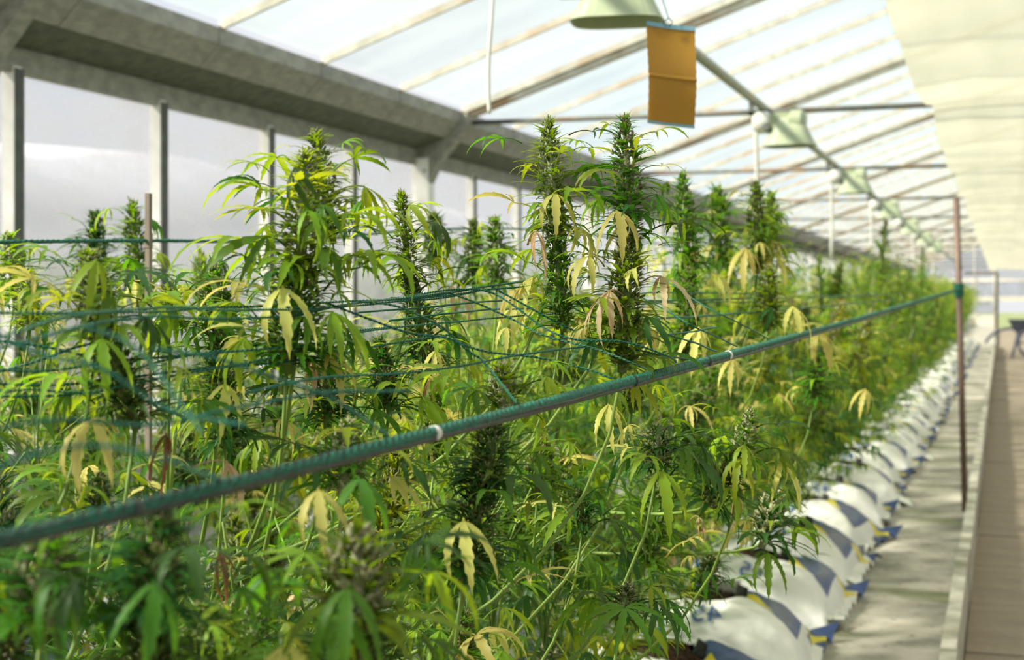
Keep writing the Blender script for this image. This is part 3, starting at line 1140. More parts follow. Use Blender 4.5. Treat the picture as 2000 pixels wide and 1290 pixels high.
ROW1_X, ROW2_X, ROW3_X = -1.0, -2.0, -3.05
PITCH = 0.87
BAGY = [5.10 + PITCH * k for k in range(-5, 41)]
bag_labels = {3: 'white soil bag nearest the bottom edge, only its dark soil in view',
              4: 'nearest white soil bag in full view, mirrored blue 45 on it',
              5: 'second white soil bag, just behind the nearest one with the mirrored 45',
              6: 'third white soil bag counted from the nearest, its white corner poking out',
              7: 'fourth white soil bag counted from the nearest',
              8: 'fifth white soil bag counted from the nearest, beside the pole foot',
              9: 'sixth white soil bag counted from the nearest'}


def add_bag(x, y, k, rz, label, group, detail=True):
    body, seam, soil, flap, seed = BAGS[k % 3]
    t = thing('soil_bag', (x, y, 0.0), label, 'bag', group)
    t.rotation_euler = (0, 0, rz * 1.7)
    q_ = 1 + 0.05 * math.sin(y * 37.7 + x)
    t.scale = (q_, 2 - q_, 1.06)
    obj('bag_body', body, t)
    obj('end_seam', seam, t)
    obj('soil', soil, t)
    if detail:
        obj('film_flap', flap, t)
        o = obj('printed_number', NUM[k % 3], t)
        o['label'] = 'mirrored blue number 45'
    return t


for i, y in enumerate(BAGY):
    lab = bag_labels.get(i - 1 + 0)
    grp = None
    if lab is None:
        if i < 4:
            continue
        lab, grp = 'small distant white soil bag far along the kerb row', 'far white soil bags along the kerb'
    add_bag(ROW1_X + R.uniform(-0.03, 0.03), y, i, R.uniform(-0.09, 0.09) - 0.03, lab, grp, i < 14)
# the nearest bags below the foliage (row starts left of the frame)
for i in range(1, 4):
    add_bag(ROW1_X, BAGY[i], i, R.uniform(-0.08, 0.08), 'white soil bag hidden low under the nearest leaves', 'white bags under the nearest leaves', False)
for rx, nn, nm in ((ROW2_X, 15, 'middle'), (ROW3_X, 12, 'window')):
    for i in range(nn):
        add_bag(rx + R.uniform(-0.05, 0.05), 1.9 + 0.9 * i, i, R.uniform(-0.1, 0.1),
                'white soil bag glimpsed between the stems in the %s row' % nm, 'white bags of the %s row' % nm, False)

# irrigation stakes with thin tubes
for k, (bi, dx, dy, lab) in enumerate([(4, 0.02, 0.02, 'blue irrigation stake in the soil at the very bottom edge, in front of the 45'),
                                       (5, -0.05, 0.05, 'blue irrigation stake in the nearest full bag, half behind leaves'),
                                       (8, -0.10, 0.0, 'blue irrigation stake against the fourth and fifth bags'),
                                       (9, -0.10, 0.02, 'upper blue irrigation stake beside the sixth bag')]):
    b = Vector((ROW1_X + dx, BAGY[bi] + dy, BH - 0.03))
    t = thing('irrigation_stake', b, lab, 'stake')
    mb = MB()
    mb.tube([(0, 0, 0), (0, 0, 0.10), (-0.004, 0.0, 0.155)], [0.004, 0.006, 0.0065], 8)
    mb.box((-0.009, -0.003, 0.06), (0.009, 0.003, 0.14))
    obj('stake', mb.mesh('stake', ['blue_plastic']), t)
    mb = MB()
    mb.tube(catmull([(-0.004, 0, 0.15), (-0.008, 0, 0.20), (-0.02, 0.0, 0.235), (-0.035, -0.01, 0.19), (-0.045, -0.02, 0.10), (-0.06, -0.04, 0.02)], 5), 0.0022, 6)
    obj('drip_tube', mb.mesh('drip_tube', ['black'], True), t)
mb = MB()
mb.box((-0.06, -0.012, 0), (0.06, 0.012, 0.045))
mb.box((-0.052, -0.018, 0.008), (0.052, -0.012, 0.037))
o = obj('grey_block', mb.mesh('grey_block', ['wall_grey']), loc=(ROW1_X + 0.03, BAGY[5] + 0.135, BH - 0.005))
o.rotation_euler = (0, 0, 0.1)
tag(o, 'small grey block lying behind the soil opening of the nearest full bag', 'block')
mb = MB()
mb.tube(catmull([(-1.45, 3.0, 0.012), (-1.42, 4.2, 0.012), (-1.5, 5.3, 0.012), (-1.46, 8, 0.012), (-1.5, 14, 0.012)], 8), 0.011, 8)
tag(obj('irrigation_hose', mb.mesh('irrigation_hose', ['black'], True)), 'black irrigation hose lying on the ground behind the kerb row of bags', 'hose')

# ------------------------------------------------------------------ poles
t = thing('support_pole', (P(1885, 1000, 8.67).x, P(1885, 1000, 8.67).y, 0), 'tall thin brown steel pole beside the kerb holding the green rope', 'pole')
top = P(1868, 386, 8.67) - t.location
mb = MB()
mb.tube([(0, 0, -0.02), top * 0.5, top], 0.019, 12)
obj('shaft', mb.mesh('pole_shaft', ['pole'], True), t)
mb = MB()
kn = top * ((1.35) / top.z)
mb.tube([kn - Vector((0, 0, 0.04)), kn + Vector((0, 0, 0.04))], 0.030, 10)
obj('rope_knot', mb.mesh('rope_knot', ['net']), t)
b = P(290, 600, 2.82)
mb = MB()
mb.box((b.x - 0.005, b.y - 0.005, 0), (b.x + 0.005, b.y + 0.005, 1.508))
mb.box((b.x - 0.006, b.y - 0.006, 1.40), (b.x + 0.006, b.y + 0.006, 1.43))
tag(obj('wooden_stake', mb.mesh('wooden_stake', ['wood'])), 'thin grey wooden stake rising before the left windows, tied to the back rope', 'stake')


# ------------------------------------------------------------------ ropes and net
def twisted(mb, path, r_bundle, r_strand, strands, pitch, sides=5, mi=0, jitter=0.0, per=6, ph0=0.0):
    """helical strands round a path. r_bundle may be a function of the running fraction."""
    pts = [Vector(p) for p in path]
    L = [0]
    for a, b in zip(pts, pts[1:]):
        L.append(L[-1] + (b - a).length)
    n = max(6, int(L[-1] / pitch * per))
    arr = np.array([tuple(p) for p in pts])
    s = np.linspace(0, L[-1], n)
    c = np.stack([np.interp(s, L, arr[:, k]) for k in range(3)], axis=1)
    t = np.gradient(c, axis=0)
    t /= np.linalg.norm(t, axis=1, keepdims=True)
    up = np.array([0, 0, 1.0])
    a = np.cross(t, up)
    a /= np.linalg.norm(a, axis=1, keepdims=True)
    b = np.cross(a, t)
    rb = np.array([r_bundle(x / L[-1]) if callable(r_bundle) else r_bundle for x in s])
    rs = np.array([r_strand(x / L[-1]) if callable(r_strand) else r_strand for x in s])
    rj = np.random.RandomState(int(L[-1] * 1000) % 9999)
    for k in range(strands):
        jit = 1 + jitter * np.interp(s, np.linspace(0, L[-1], max(4, int(L[-1] / 0.05))), rj.uniform(-1, 1, max(4, int(L[-1] / 0.05))))
        ph = 2 * PI * s / pitch + k * 2 * PI / strands + ph0
        p = c + (rb * jit)[:, None] * (np.cos(ph)[:, None] * a + np.sin(ph)[:, None] * b)
        mb.tube(p, rs, sides, mi)


PN = P(-60, 1062, 0.63)
PF = Vector((P(1868, 567, 8.67).x, P(1868, 567, 8.67).y, P(1868, 567, 8.67).z))
main = thing('support_rope', PN, 'thick dark green netting rope stretched diagonally along the row to the brown pole', 'rope')
path = [PN.lerp(PF, (i / 60) ** 1.8) for i in range(61)]
path = [p + Vector((0, 0, -0.010 * math.sin(PI * i / 60))) for i, p in enumerate(path)]
loc_path = [p - PN for p in path]
rad = lambda f: 0.0030 + 0.0018 * min(1, f / 0.12) + 0.003 * f
mb = MB()
near = [p for p in loc_path[:42]]
twisted(mb, near, lambda f: (0.0019 + 0.0014 * min(1, f / 0.25)), lambda f: (0.0018 + 0.0011 * min(1, f / 0.25)), 3, 0.034, 6, 0, 0.25, 9)
twisted(mb, near, lambda f: (0.0032 + 0.0018 * min(1, f / 0.25)), lambda f: (0.0010 + 0.0004 * min(1, f / 0.25)), 2, -0.040, 5, 1, 0.3, 9)
obj('net_wrap', mb.mesh('net_wrap', ['net', 'black'], True), main)
mb = MB()
far = loc_path[41:]
twisted(mb, far, 0.0042, 0.0045, 3, 0.06, 5, 0, 0.4, 6)
obj('net_wrap', mb.mesh('net_wrap_far', ['net'], True), main)
mb = MB()
mb.tube([p + Vector((0.001, 0, -0.0034 - 0.003 * min(1, i / 30))) for i, p in enumerate(loc_path)], [0.0018 + 0.002 * min(1, i / 30) for i in range(61)], 7)
obj('cable', mb.mesh('rope_cable', ['wire'], True), main)
for frac_px in (515 / 2, 850, 1240, 1378, 1425):
    # clip where the rope crosses that picture column
    best = min(range(200), key=lambda q: abs((proj(PN.lerp(PF, (q / 200) ** 2.2)) or (9e9,))[0] - frac_px))
    f = (best / 200) ** 2.2
    c = (PF - PN) * f
    i60 = (f ** (1 / 1.8))
    c = c + Vector((0, 0, -0.010 * math.sin(PI * i60) - 0.001))
    d = (PF - PN).normalized()
    mb = MB()
    rr_ = 0.0050 + 0.0030 * min(1, f / 0.15)
    mb.tube([c - d * 0.002, c + d * 0.002], rr_, 12)
    o = obj('clip', mb.mesh('rope_clip', ['cord' if frac_px in (850, 1425) else 'black'], True), main)

# the back rope and its net edge
Q = [P(-60, 474, 2.33), Vector((-1.6, 2.1, 1.40)), Vector((-1.6, 2.45, 1.415)), Vector((-1.6, 3.1, 1.44)), Vector((-1.6, 4.0, 1.51)), Vector((-1.6, 5.5, 1.56)), Vector((-1.6, 9.2, 1.58))]
mb = MB()
twisted(mb, catmull(Q, 8), 0.0018, 0.0024, 3, 0.045, 5, 0, 0.4, 6)
tag(obj('back_rope', mb.mesh('back_rope', ['net'], True)), 'thin green rope strung in front of the left windows', 'rope')

net = thing('plant_net', P(900, 600, 1.8), 'sagging dark green plant net of thin twine between the two ropes', 'net')
NO = net.location.copy()


def on_rope(px):
    best = min(range(1200), key=lambda q: abs((proj(PN.lerp(PF, (q / 1200) ** 2.2)) or (9e9,))[0] - px))
    return PN.lerp(PF, (best / 1200) ** 2.2)


def strand(pts, near=True, r=0.00075, mat='net'):
    pp = [(Vector(p) if isinstance(p, Vector) else P(*p)) - NO for p in pts]
    sm = catmull(pp, 12)
    sm = [p + Vector((0, 0, 0.002 * noise.noise(p * 9))) for p in sm]
    mb = MB()
    if near:
        twisted(mb, sm, r, r, 2, 0.011, 4, 0, 0.0, 6)
    else:
        mb.tube(sm, r * 1.6, 4)
    obj('net_strand', mb.mesh('net_strand', [mat], True), net)


# upper edge strands, three running close together
strand([(-40, 672, 0.85), (120, 622, 1.0), (320, 601, 1.15), (560, 607, 1.35), (720, 590, 1.55), (860, 572, 1.7), (1020, 552, 1.9), (1180, 540, 2.2)], mat='net_pale')
strand([(-40, 690, 0.85), (150, 640, 1.0), (300, 618, 1.15), (520, 622, 1.35), (700, 592, 1.55), (860, 578, 1.7), (960, 566, 1.8), (1100, 556, 2.0)])
strand([(-40, 610, 1.1), (200, 612, 1.2), (450, 600, 1.4), (650, 592, 1.55), (800, 583, 1.65), (900, 568, 1.75), (1050, 546, 2.0)], mat='net_pale')
strand([(560, 602, 1.35), (700, 598, 1.55), (780, 588, 1.62), (850, 583, 1.7), (930, 570, 1.78)])
# diagonals sagging from the edge to the rope
strand([(800, 578, 1.65), (880, 565, 1.72), (950, 570, 1.78), (1005, 600, 1.76), (1060, 640, 1.74), (1120, 662, 1.72), (1220, 668, 1.72), (1310, 700, 1.74), on_rope(1320)])
strand([(880, 572, 1.72), (930, 592, 1.74), (1000, 625, 1.74), (1060, 655, 1.72), (1160, 680, 1.7), (1245, 715, 1.68), on_rope(1262)], mat='net_pale')
strand([(960, 562, 1.82), (1040, 605, 1.8), (1110, 640, 1.8), (1180, 668, 1.8), (1280, 690, 1.8), on_rope(1345)])
strand([(1040, 552, 1.95), (1100, 590, 1.92), (1160, 620, 1.9), (1240, 640, 1.9), (1330, 660, 1.9), on_rope(1400)])
strand([(700, 590, 1.5), (780, 600, 1.52), (860, 635, 1.55), (900, 670, 1.56), (960, 690, 1.58), (1060, 700, 1.6), (1150, 722, 1.6), on_rope(1195)], mat='net_pale')
strand([(640, 592, 1.45), (720, 622, 1.42), (800, 650, 1.42), (880, 662, 1.42), (920, 690, 1.42), (945, 708, 1.42), on_rope(1010)])
strand([(1180, 545, 2.2), (1290, 600, 2.15), (1360, 640, 2.1), on_rope(1440)])
strand([(1290, 540, 2.5), (1380, 600, 2.4), (1440, 630, 2.4), on_rope(1500)], False)
# long strands running with the row
strand([(480, 770, 1.15), (620, 740, 1.25), (780, 730, 1.35), (900, 715, 1.45), (1040, 690, 1.6), (1150, 675, 1.75), (1300, 655, 1.95), (1400, 640, 2.2)])
strand([(-30, 770, 1.15), (60, 760, 1.2), (170, 765, 1.25), (280, 745, 1.3), (520, 700, 1.4), (700, 650, 1.55), (900, 628, 1.75), (1100, 612, 2.0)], mat='net_pale')
strand([(-30, 775, 1.2), (120, 770, 1.25), (190, 752, 1.3), (340, 700, 1.4), (600, 660, 1.5), (760, 640, 1.65)])
strand([(-30, 748, 1.2), (100, 750, 1.25), (230, 740, 1.3), (400, 720, 1.35), (600, 700, 1.45), (760, 672, 1.6), (880, 655, 1.7)])
strand([(-30, 720, 1.2), (90, 722, 1.25), (230, 705, 1.3), (420, 690, 1.35), (640, 668, 1.45)], mat='net_pale')
strand([(-30, 732, 1.3), (80, 700, 1.3), (140, 680, 1.3), (230, 660, 1.3)])
strand([(-30, 662, 1.3), (60, 670, 1.3), (150, 690, 1.3), (260, 720, 1.3)])
strand([(700, 610, 1.8), (800, 604, 1.9), (950, 590, 2.0), (1100, 580, 2.2), (1300, 572, 2.6), (1500, 575, 3.4)], False, 0.0008)
strand([(760, 625, 1.8), (900, 610, 1.9), (1050, 602, 2.1), (1300, 592, 2.6), (1550, 590, 3.6)], False, 0.0008)
strand([(1150, 620, 2.2), (1300, 622, 2.5), (1450, 612, 3.0), (1600, 600, 4.0), (1750, 585, 5.5)], False, 0.0012)
strand([(1200, 590, 2.4), (1400, 585, 3.0), (1600, 580, 4.2), (1760, 575, 6.0)], False, 0.0012)
# nearest strands, out of focus
strand([(160, 640, 0.75), (240, 668, 0.75), (300, 720, 0.74), (350, 790, 0.73), (400, 850, 0.72)], mat='net_pale')
strand([(-30, 640, 0.8), (80, 690, 0.8), (200, 720, 0.8), (330, 800, 0.8), (480, 830, 0.78)])
strand([(-30, 930, 0.6), (60, 890, 0.62), (180, 872, 0.65), (320, 900, 0.66), on_rope(430)])
strand([(300, 680, 0.85), (420, 700, 0.86), (540, 742, 0.88), (650, 780, 0.9), on_rope(760)])
strand([(-30, 840, 0.75), (120, 820, 0.8), (300, 830, 0.85), (450, 800, 0.9), (620, 770, 1.0), (800, 760, 1.1)])


# ------------------------------------------------------------------ leaves and flower spikes (all built from leaflets)
def leaflet(L, w, n, az, e0, bend, fold=0.25, teeth=True, twist=0.0, sidebend=0.0, base=(0, 0, 0)):
    """verts/faces of one serrated leaflet starting at base, heading az, elevation e0, bending down by bend over its length."""
    ts = np.linspace(0, 1, n + 1)
    wp = np.sin(PI * np.clip(ts, 0, 1) ** 0.80) ** 0.85 * (1 - 0.25 * ts)
    wp[0] = 0.10
    wp[-1] = 0.0
    el = e0 - bend * ts ** 1.15
    azs = az + sidebend * ts
    ds = np.stack([np.cos(el) * np.cos(azs), np.cos(el) * np.sin(azs), np.sin(el)], 1)
    c = np.zeros((n + 1, 3))
    c[1:] = np.cumsum((ds[1:] + ds[:-1]) / 2, axis=0) * (L / n)
    c += np.asarray(base)
    side = np.stack([-np.sin(azs), np.cos(azs), np.zeros(n + 1)], 1)
    nrm = np.cross(ds, side)
    tw = twist * ts
    s2 = side * np.cos(tw)[:, None] + nrm * np.sin(tw)[:, None]
    n2 = np.cross(ds, s2)
    hw = (w / 2) * wp
    if teeth:
        shift = np.where(np.arange(n + 1) % 2 == 1, 1.16, 0.84)
        hw = hw * shift
        fw = np.where(np.arange(n + 1) % 2 == 1, 1.0, 0.0) * L / n * 0.45
    else:
        fw = np.zeros(n + 1)
    l_ = c + s2 * hw[:, None] + n2 * (fold * hw)[:, None] + ds * fw[:, None]
    r_ = c - s2 * hw[:, None] + n2 * (fold * hw)[:, None] + ds * fw[:, None]
    v = np.empty(((n + 1) * 3, 3))
    v[0::3], v[1::3], v[2::3] = l_, c, r_
    f = []
    for i in range(n):
        a = 3 * i
        f.append((a, a + 1, a + 4, a + 3))
        f.append((a + 1, a + 2, a + 5, a + 4))
    return v, f


def fan_leaf(L, count, n, e0, bend, seed, spread=1.0, petiole=0.045, wr=0.165, dry=0.0):
    r = random.Random(seed)
    mb = MB()
    half = count // 2
    for i in range(-half, half + 1):
        k = abs(i) / max(1, half)
        az = i / max(1, half) * math.radians(118) * spread + r.uniform(-.1, .1)
        l = L * (1 - 0.52 * k ** 1.5) * r.uniform(0.92, 1.06)
        v, f = leaflet(l, l * wr * r.uniform(.85, 1.1) * (1 - 0.5 * dry), n, az, e0 + r.uniform(-.12, .12) - 0.1 * k, bend * r.uniform(0.75, 1.25), 0.25 + dry * 1.2,
                       True, r.uniform(-.5, .5) + dry * r.uniform(-4, 4), r.uniform(-.35, .35))
        mb.add(v, f)
    mb.tube(bez(Vector((-petiole, 0, -petiole * 0.35)), Vector((-petiole * 0.5, 0, 0.004)), Vector((0.001, 0, 0)), 4), [0.0016, 0.0012, 0.0011, 0.0010, 0.0010], 5)
    return mb.mesh('fan_leaf', ['leaf_green'], True)


LEAF = {}
LEAF['spread'] = [fan_leaf(0.085, 7, 12, 0.25, 0.9, s) for s in (1, 2)] + [fan_leaf(0.08, 5, 12, 0.35, 1.1, 3)]
LEAF['arch'] = [fan_leaf(0.095, 5, 13, 0.35, 1.7, s, 0.8) for s in (4, 5, 6)] + [fan_leaf(0.075, 3, 12, 0.5, 1.5, s, 0.55) for s in (7, 8, 9)]
LEAF['hang'] = [fan_leaf(0.09, 5, 13, -0.35, 1.4, s, 0.72) for s in (10, 11)] + [fan_leaf(0.085, 7, 13, -0.5, 1.2, s, 0.75) for s in (12, 13)]
LEAF['dry'] = [fan_leaf(0.07, 5, 11, -0.7, 1.4, s, 0.5, dry=0.8) for s in (14, 15)]
LEAF['low'] = [fan_leaf(0.09, 5, 4, 0.1, 1.4, s, 0.8) for s in (16, 17, 18)] + [fan_leaf(0.085, 7, 4, -0.3, 1.3, 19, 0.8)]


def ell(t):
    """radius of a spike along its height (0 bottom, 1 tip)"""
    return (0.62 + 0.38 * math.sin(PI * min(1, t * 1.15))) * (1 - max(0, (t - 0.72) / 0.28) ** 2.2 * 0.80)


def spike(H, rad, seed, n_cal, n_pist, n_leaf, seg, lmin, lmax, cal_sides=5):
    r = random.Random(seed)
    mb = MB()
    mb.tube([(0, 0, -0.01), (0, 0, H * 0.5), (0, 0, H * 0.93)], [rad * 0.30, rad * 0.36, rad * 0.12], 7, 0)
    # clusters along a phyllotactic spiral
    ncl = max(6, int(n_cal / 9))
    clusters = []
    for i in range(ncl):
        t = (i + 0.5) / ncl
        ph = i * 2.39996
        rr_ = rad * ell(t) * (0.72 + 0.2 * r.random())
        clusters.append((Vector((rr_ * math.cos(ph), rr_ * math.sin(ph), t * H * 0.95)), ph, t))
    clusters.append((Vector((0, 0, H * 0.95)), 0, 1.0))
    for c, ph, t in clusters:
        out = Vector((math.cos(ph), math.sin(ph), 0.0))
        for k in range(9 if t < 1 else 16):
            d = (out * r.uniform(0.2, 1.0) * (1 if t < 1 else .3) + Vector((r.uniform(-.75, .75), r.uniform(-.75, .75), r.uniform(0.0, 1.2) + t * 0.9))).normalized()
            p = c + Vector((r.uniform(-1, 1), r.uniform(-1, 1), r.uniform(-1, 1.2))) * rad * 0.27
            ln = r.uniform(0.006, 0.0105)
            wd_ = ln * 0.30
            a = d.orthogonal().normalized()
            b = d.cross(a)
            v = []
            for (h, w_) in ((0, 0.5), (0.35, 1.0), (0.75, 0.55)):
                for q in range(cal_sides):
                    an = q * 2 * PI / cal_sides
                    v.append(tuple(p + d * (ln * h) + (a * math.cos(an) + b * math.sin(an)) * wd_ * w_))
            v.append(tuple(p + d * ln * 1.15))
            f = []
            for j in range(2):
                for q in range(cal_sides):
                    f.append((j * cal_sides + q, j * cal_sides + (q + 1) % cal_sides, (j + 1) * cal_sides + (q + 1) % cal_sides, (j + 1) * cal_sides + q))
            for q in range(cal_sides):
                f.append((2 * cal_sides + q, 2 * cal_sides + (q + 1) % cal_sides, 3 * cal_sides))
            mb.add(v, f, 0)
            if r.random() < n_pist:
                for _ in range(2):
                    d2 = (d + Vector((r.uniform(-.6, .6), r.uniform(-.6, .6), r.uniform(-.3, .6)))).normalized()
                    q0 = p + d * ln
                    s_ = d2.orthogonal().normalized() * 0.00045
                    l2 = r.uniform(0.004, 0.008)
                    mid = q0 + d2 * l2 * .6 + Vector((0, 0, .001))
                    en = q0 + d2 * l2 + Vector((r.uniform(-.002, .002), r.uniform(-.002, .002), r.uniform(-.001, .002)))
                    mb.add([tuple(q0 - s_), tuple(q0 + s_), tuple(mid + s_ * .8), tuple(mid - s_ * .8), tuple(en)], [(0, 1, 2, 3), (3, 2, 4)], 1)
    core = mb.mesh('flower_spike', ['calyx', 'pistil'], True)
    ml = MB()
    for i in range(n_leaf):
        t = (i + r.random()) / n_leaf
        ph = i * 2.39996 + r.uniform(-.5, .5)
        rr_ = rad * ell(t) * 0.62
        long_one = r.random() < 0.55
        if long_one:
            l = lmax * (1.0 - 0.62 * t ** 1.6) * r.uniform(0.65, 1.15)
            e0 = math.radians(14 + 30 * t ** 1.5) + r.uniform(-.35, .35)
            bd = r.uniform(0.5, 1.7) * (1.15 - 0.6 * t)
        else:
            l = lmin * r.uniform(0.8, 1.5)
            e0 = math.radians(30 + 45 * t) + r.uniform(-.5, .5)
            bd = r.uniform(0.1, 0.8)
        base = (rr_ * math.cos(ph), rr_ * math.sin(ph), t * H * 0.94)
        trip = 3 if r.random() < 0.75 else 1
        for q in range(trip):
            off = (0, -0.55, 0.55)[q] * r.uniform(.7, 1.2)
            ll = l * (1 if q == 0 else 0.72)
            v, f = leaflet(ll, max(0.0045, ll * 0.15), seg, ph + off, e0, bd, 0.3, seg > 4, r.uniform(-.5, .5), r.uniform(-.4, .4), base)
            ml.add(v, f)
    lv = ml.mesh('sugar_leaves', ['leaf_green'], True)
    return core, lv, H


# near spikes: detailed; far spikes: light
SP = {
    'long': [spike(0.34, 0.0235, 101, 560, 0.55, 210, 8, 0.024, 0.088), spike(0.32, 0.023, 102, 540, 0.6, 200, 8, 0.024, 0.084)],
    'mid': [spike(0.21, 0.027, 103, 400, 0.55, 150, 8, 0.024, 0.084), spike(0.20, 0.022, 104, 360, 0.5, 145, 8, 0.024, 0.088), spike(0.18, 0.021, 108, 320, 0.6, 135, 8, 0.024, 0.082)],
    'short': [spike(0.11, 0.022, 105, 240, 0.6, 100, 8, 0.022, 0.078), spike(0.085, 0.018, 106, 160, 0.6, 80, 8, 0.022, 0.075), spike(0.13, 0.019, 107, 220, 0.5, 100, 8, 0.022, 0.075)],
    'far': [spike(0.30, 0.026, 111, 110, 0.25, 110, 3, 0.03, 0.095, 4), spike(0.18, 0.024, 112, 90, 0.25, 85, 3, 0.03, 0.09, 4), spike(0.24, 0.022, 113, 90, 0.2, 95, 3, 0.03, 0.09, 4)],
}


def foliage_mesh(seed, n_leaf=46, size=0.17, seg=6):
    """a loose mass of small leaves on twigs, too many to tell apart"""
    r = random.Random(seed)
    mb = MB()
    for k in range(7):
        d = Vector((r.uniform(-1, 1), r.uniform(-1, 1), r.uniform(0.1, 1))).normalized()
        mb.tube(bez(Vector((0, 0, -size * 0.7)), Vector((0, 0, 0)), d * size * 1.1, 4), 0.0016, 4, 1)
    for k in range(n_leaf):
        p = Vector((r.gauss(0, .5), r.gauss(0, .5), r.gauss(0, .55))) * size
        ph = math.atan2(p.y, p.x) + r.uniform(-.9, .9)
        L = r.uniform(0.035, 0.085)
        cnt = r.choice((3, 5, 5))
        e0 = r.uniform(-0.6, 0.7)
        for i in range(cnt):
            off = (i - cnt // 2) * r.uniform(0.45, 0.62)
            l = L * (1 - 0.2 * abs(i - cnt // 2))
            v, f = leaflet(l, l * 0.17, seg, ph + off, e0, r.uniform(.5, 1.6), 0.25, False, r.uniform(-.6, .6), r.uniform(-.3, .3), p)
            mb.add(v, f, 0)
    return mb.mesh('foliage', ['leaf_green', 'stem'], True)


FOL = [foliage_mesh(s) for s in (201, 202, 203, 204)]
FOLF = [foliage_mesh(s, 42, 0.2, 3) for s in (211, 212, 213)]


# ------------------------------------------------------------------ plants
class Plant:
    def __init__(s, x, y, label, group=None, name='hemp_plant'):
        s.root = thing(name, (x, y, BH - 0.02), label, 'plant', group)
        s.o = Vector((x, y, BH - 0.02))
        s.sp = []
        s.leaves = 0
        s.extra = []

    def local(s, w):
        return w - s.o


plants = []


def spike_matrix(top, bot, H, roll, fat=1.0):
    d = (top - bot)
    L = d.length
    q = d.to_track_quat('Z', 'Y').to_matrix().to_4x4()
    sc_ = L / H
    f_ = sc_ ** 0.5 * fat
    return Matrix.Translation(bot) @ q @ Matrix.Rotation(roll, 4, 'Z') @ Matrix.Diagonal((f_, f_, sc_, 1))


BRANCHES = {}


def add_branch(pl, bot, thin=0.0024):
    b = pl.local(bot)
    h0 = max(0.05, min(b.z - 0.30 - 0.35 * math.hypot(b.x, b.y), 0.85))
    h0 = max(h0, 0.10)
    qb = proj(bot)
    if qb and qb[0] > 1350 and qb[1] > 930:
        h0 = b.z - 0.06
    if h0 > b.z - 0.04:
        h0 = max(0.03, b.z - 0.1)
    st = Vector((pl.bend(h0).x, pl.bend(h0).y, h0))
    mid = Vector((st.x + (b.x - st.x) * 0.95, st.y + (b.y - st.y) * 0.95, st.z + (b.z - st.z) * 0.30))
    pts = bez(st, mid, b, 8)
    mb = MB()
    mb.tube(pts, [thin * (1.5 - 0.7 * i / 8) for i in range(9)], 6)
    obj('branch', mb.mesh('branch', ['stem'], True), pl.root)
    return pts


def bend_fn(seed):
    r = random.Random(seed)
    a, b = r.uniform(-.05, .05), r.uniform(-.05, .05)
    return lambda h: Vector((a * h + 0.02 * math.sin(h * 5 + seed), b * h + 0.02 * math.cos(h * 4 + seed), h))


def start_plant(x, y, label, group=None, height=0.95):
    pl = Plant(x, y, label, group)
    pl.bend = bend_fn(int(x * 100 + y * 10) % 97)
    mb = MB()
    n = 12
    mb.tube([pl.bend(height * i / n) for i in range(n + 1)], [0.0075 * (1 - 0.6 * i / n) for i in range(n + 1)], 9)
    obj('stem', mb.mesh('main_stem', ['stem'], True), pl.root)
    pl.height = height
    plants.append(pl)
    return pl


def put_leaf(pl, pos, kind, az, scale=1.0, mat='leaf_green', pitch=0.0, roll=0.0, idx=None):
    """pos = world position of the fork, az = heading of the middle leaflet"""
    lst = LEAF[kind]
    me = lst[R.randrange(len(lst)) if idx is None else idx]
    m = Matrix.Translation(pl.local(pos)) @ Matrix.Rotation(az, 4, 'Z') @ Matrix.Rotation(pitch, 4, 'Y') @ Matrix.Rotation(roll, 4, 'X') @ Matrix.Scale(scale, 4)
    if pl.leaves >= 300:
        pl.extra.append((me, m, mat))
        return None
    o = obj('fan_leaf', me, pl.root, mat, basis=m)
    pl.leaves += 1
    return o


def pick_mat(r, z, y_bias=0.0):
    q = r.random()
    if z < 1.12:  # low leaves drawn darker: canopy shade put into the leaf colour
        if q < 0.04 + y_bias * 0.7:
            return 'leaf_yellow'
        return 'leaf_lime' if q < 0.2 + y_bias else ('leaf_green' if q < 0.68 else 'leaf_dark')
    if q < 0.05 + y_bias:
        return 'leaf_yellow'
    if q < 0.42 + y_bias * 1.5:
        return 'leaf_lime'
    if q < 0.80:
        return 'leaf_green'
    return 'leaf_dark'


XMAX = [(560, 1935), (600, 1920), (700, 1850), (800, 1745), (850, 1690), (900, 1640), (960, 1575), (1040, 1450), (1100, 1370), (1150, 1300), (1290, 1250), (1500, 1230)]
YTOP = [(0, 610), (100, 630), (300, 660), (420, 650), (600, 670), (700, 600), (800, 610), (900, 545), (1000, 540), (1120, 560), (1250, 620), (1320, 470), (1390, 430), (1480, 430), (1540, 490), (1650, 500), (1750, 515), (1850, 535), (1935, 580)]


def visible_ok(p, margin=0):
    q = proj(p)
    if q is None:
        return True
    px, py, d = q
    if py > 1800:
        return True
    if px > interp(py, XMAX) - margin and px < 2300:
        return False
    if px > 2300 and d < 2:
        return True
    if py < interp(px, YTOP) and -300 < px < 2000:
        return False
    return True


keys = []       # (px, top py, bottom py, depth) of the hand-placed spikes


def blocks_key(p, w=85):
    q = proj(p)
    if q is None:
        return False
    px, py, d = q
    for kx, kt, kb, kd in keys:
        if d < kd - 0.02 and abs(px - kx) < w * (1.4 / max(0.7, d)) and kt - 60 < py < kb + 40:
            return True
    return False


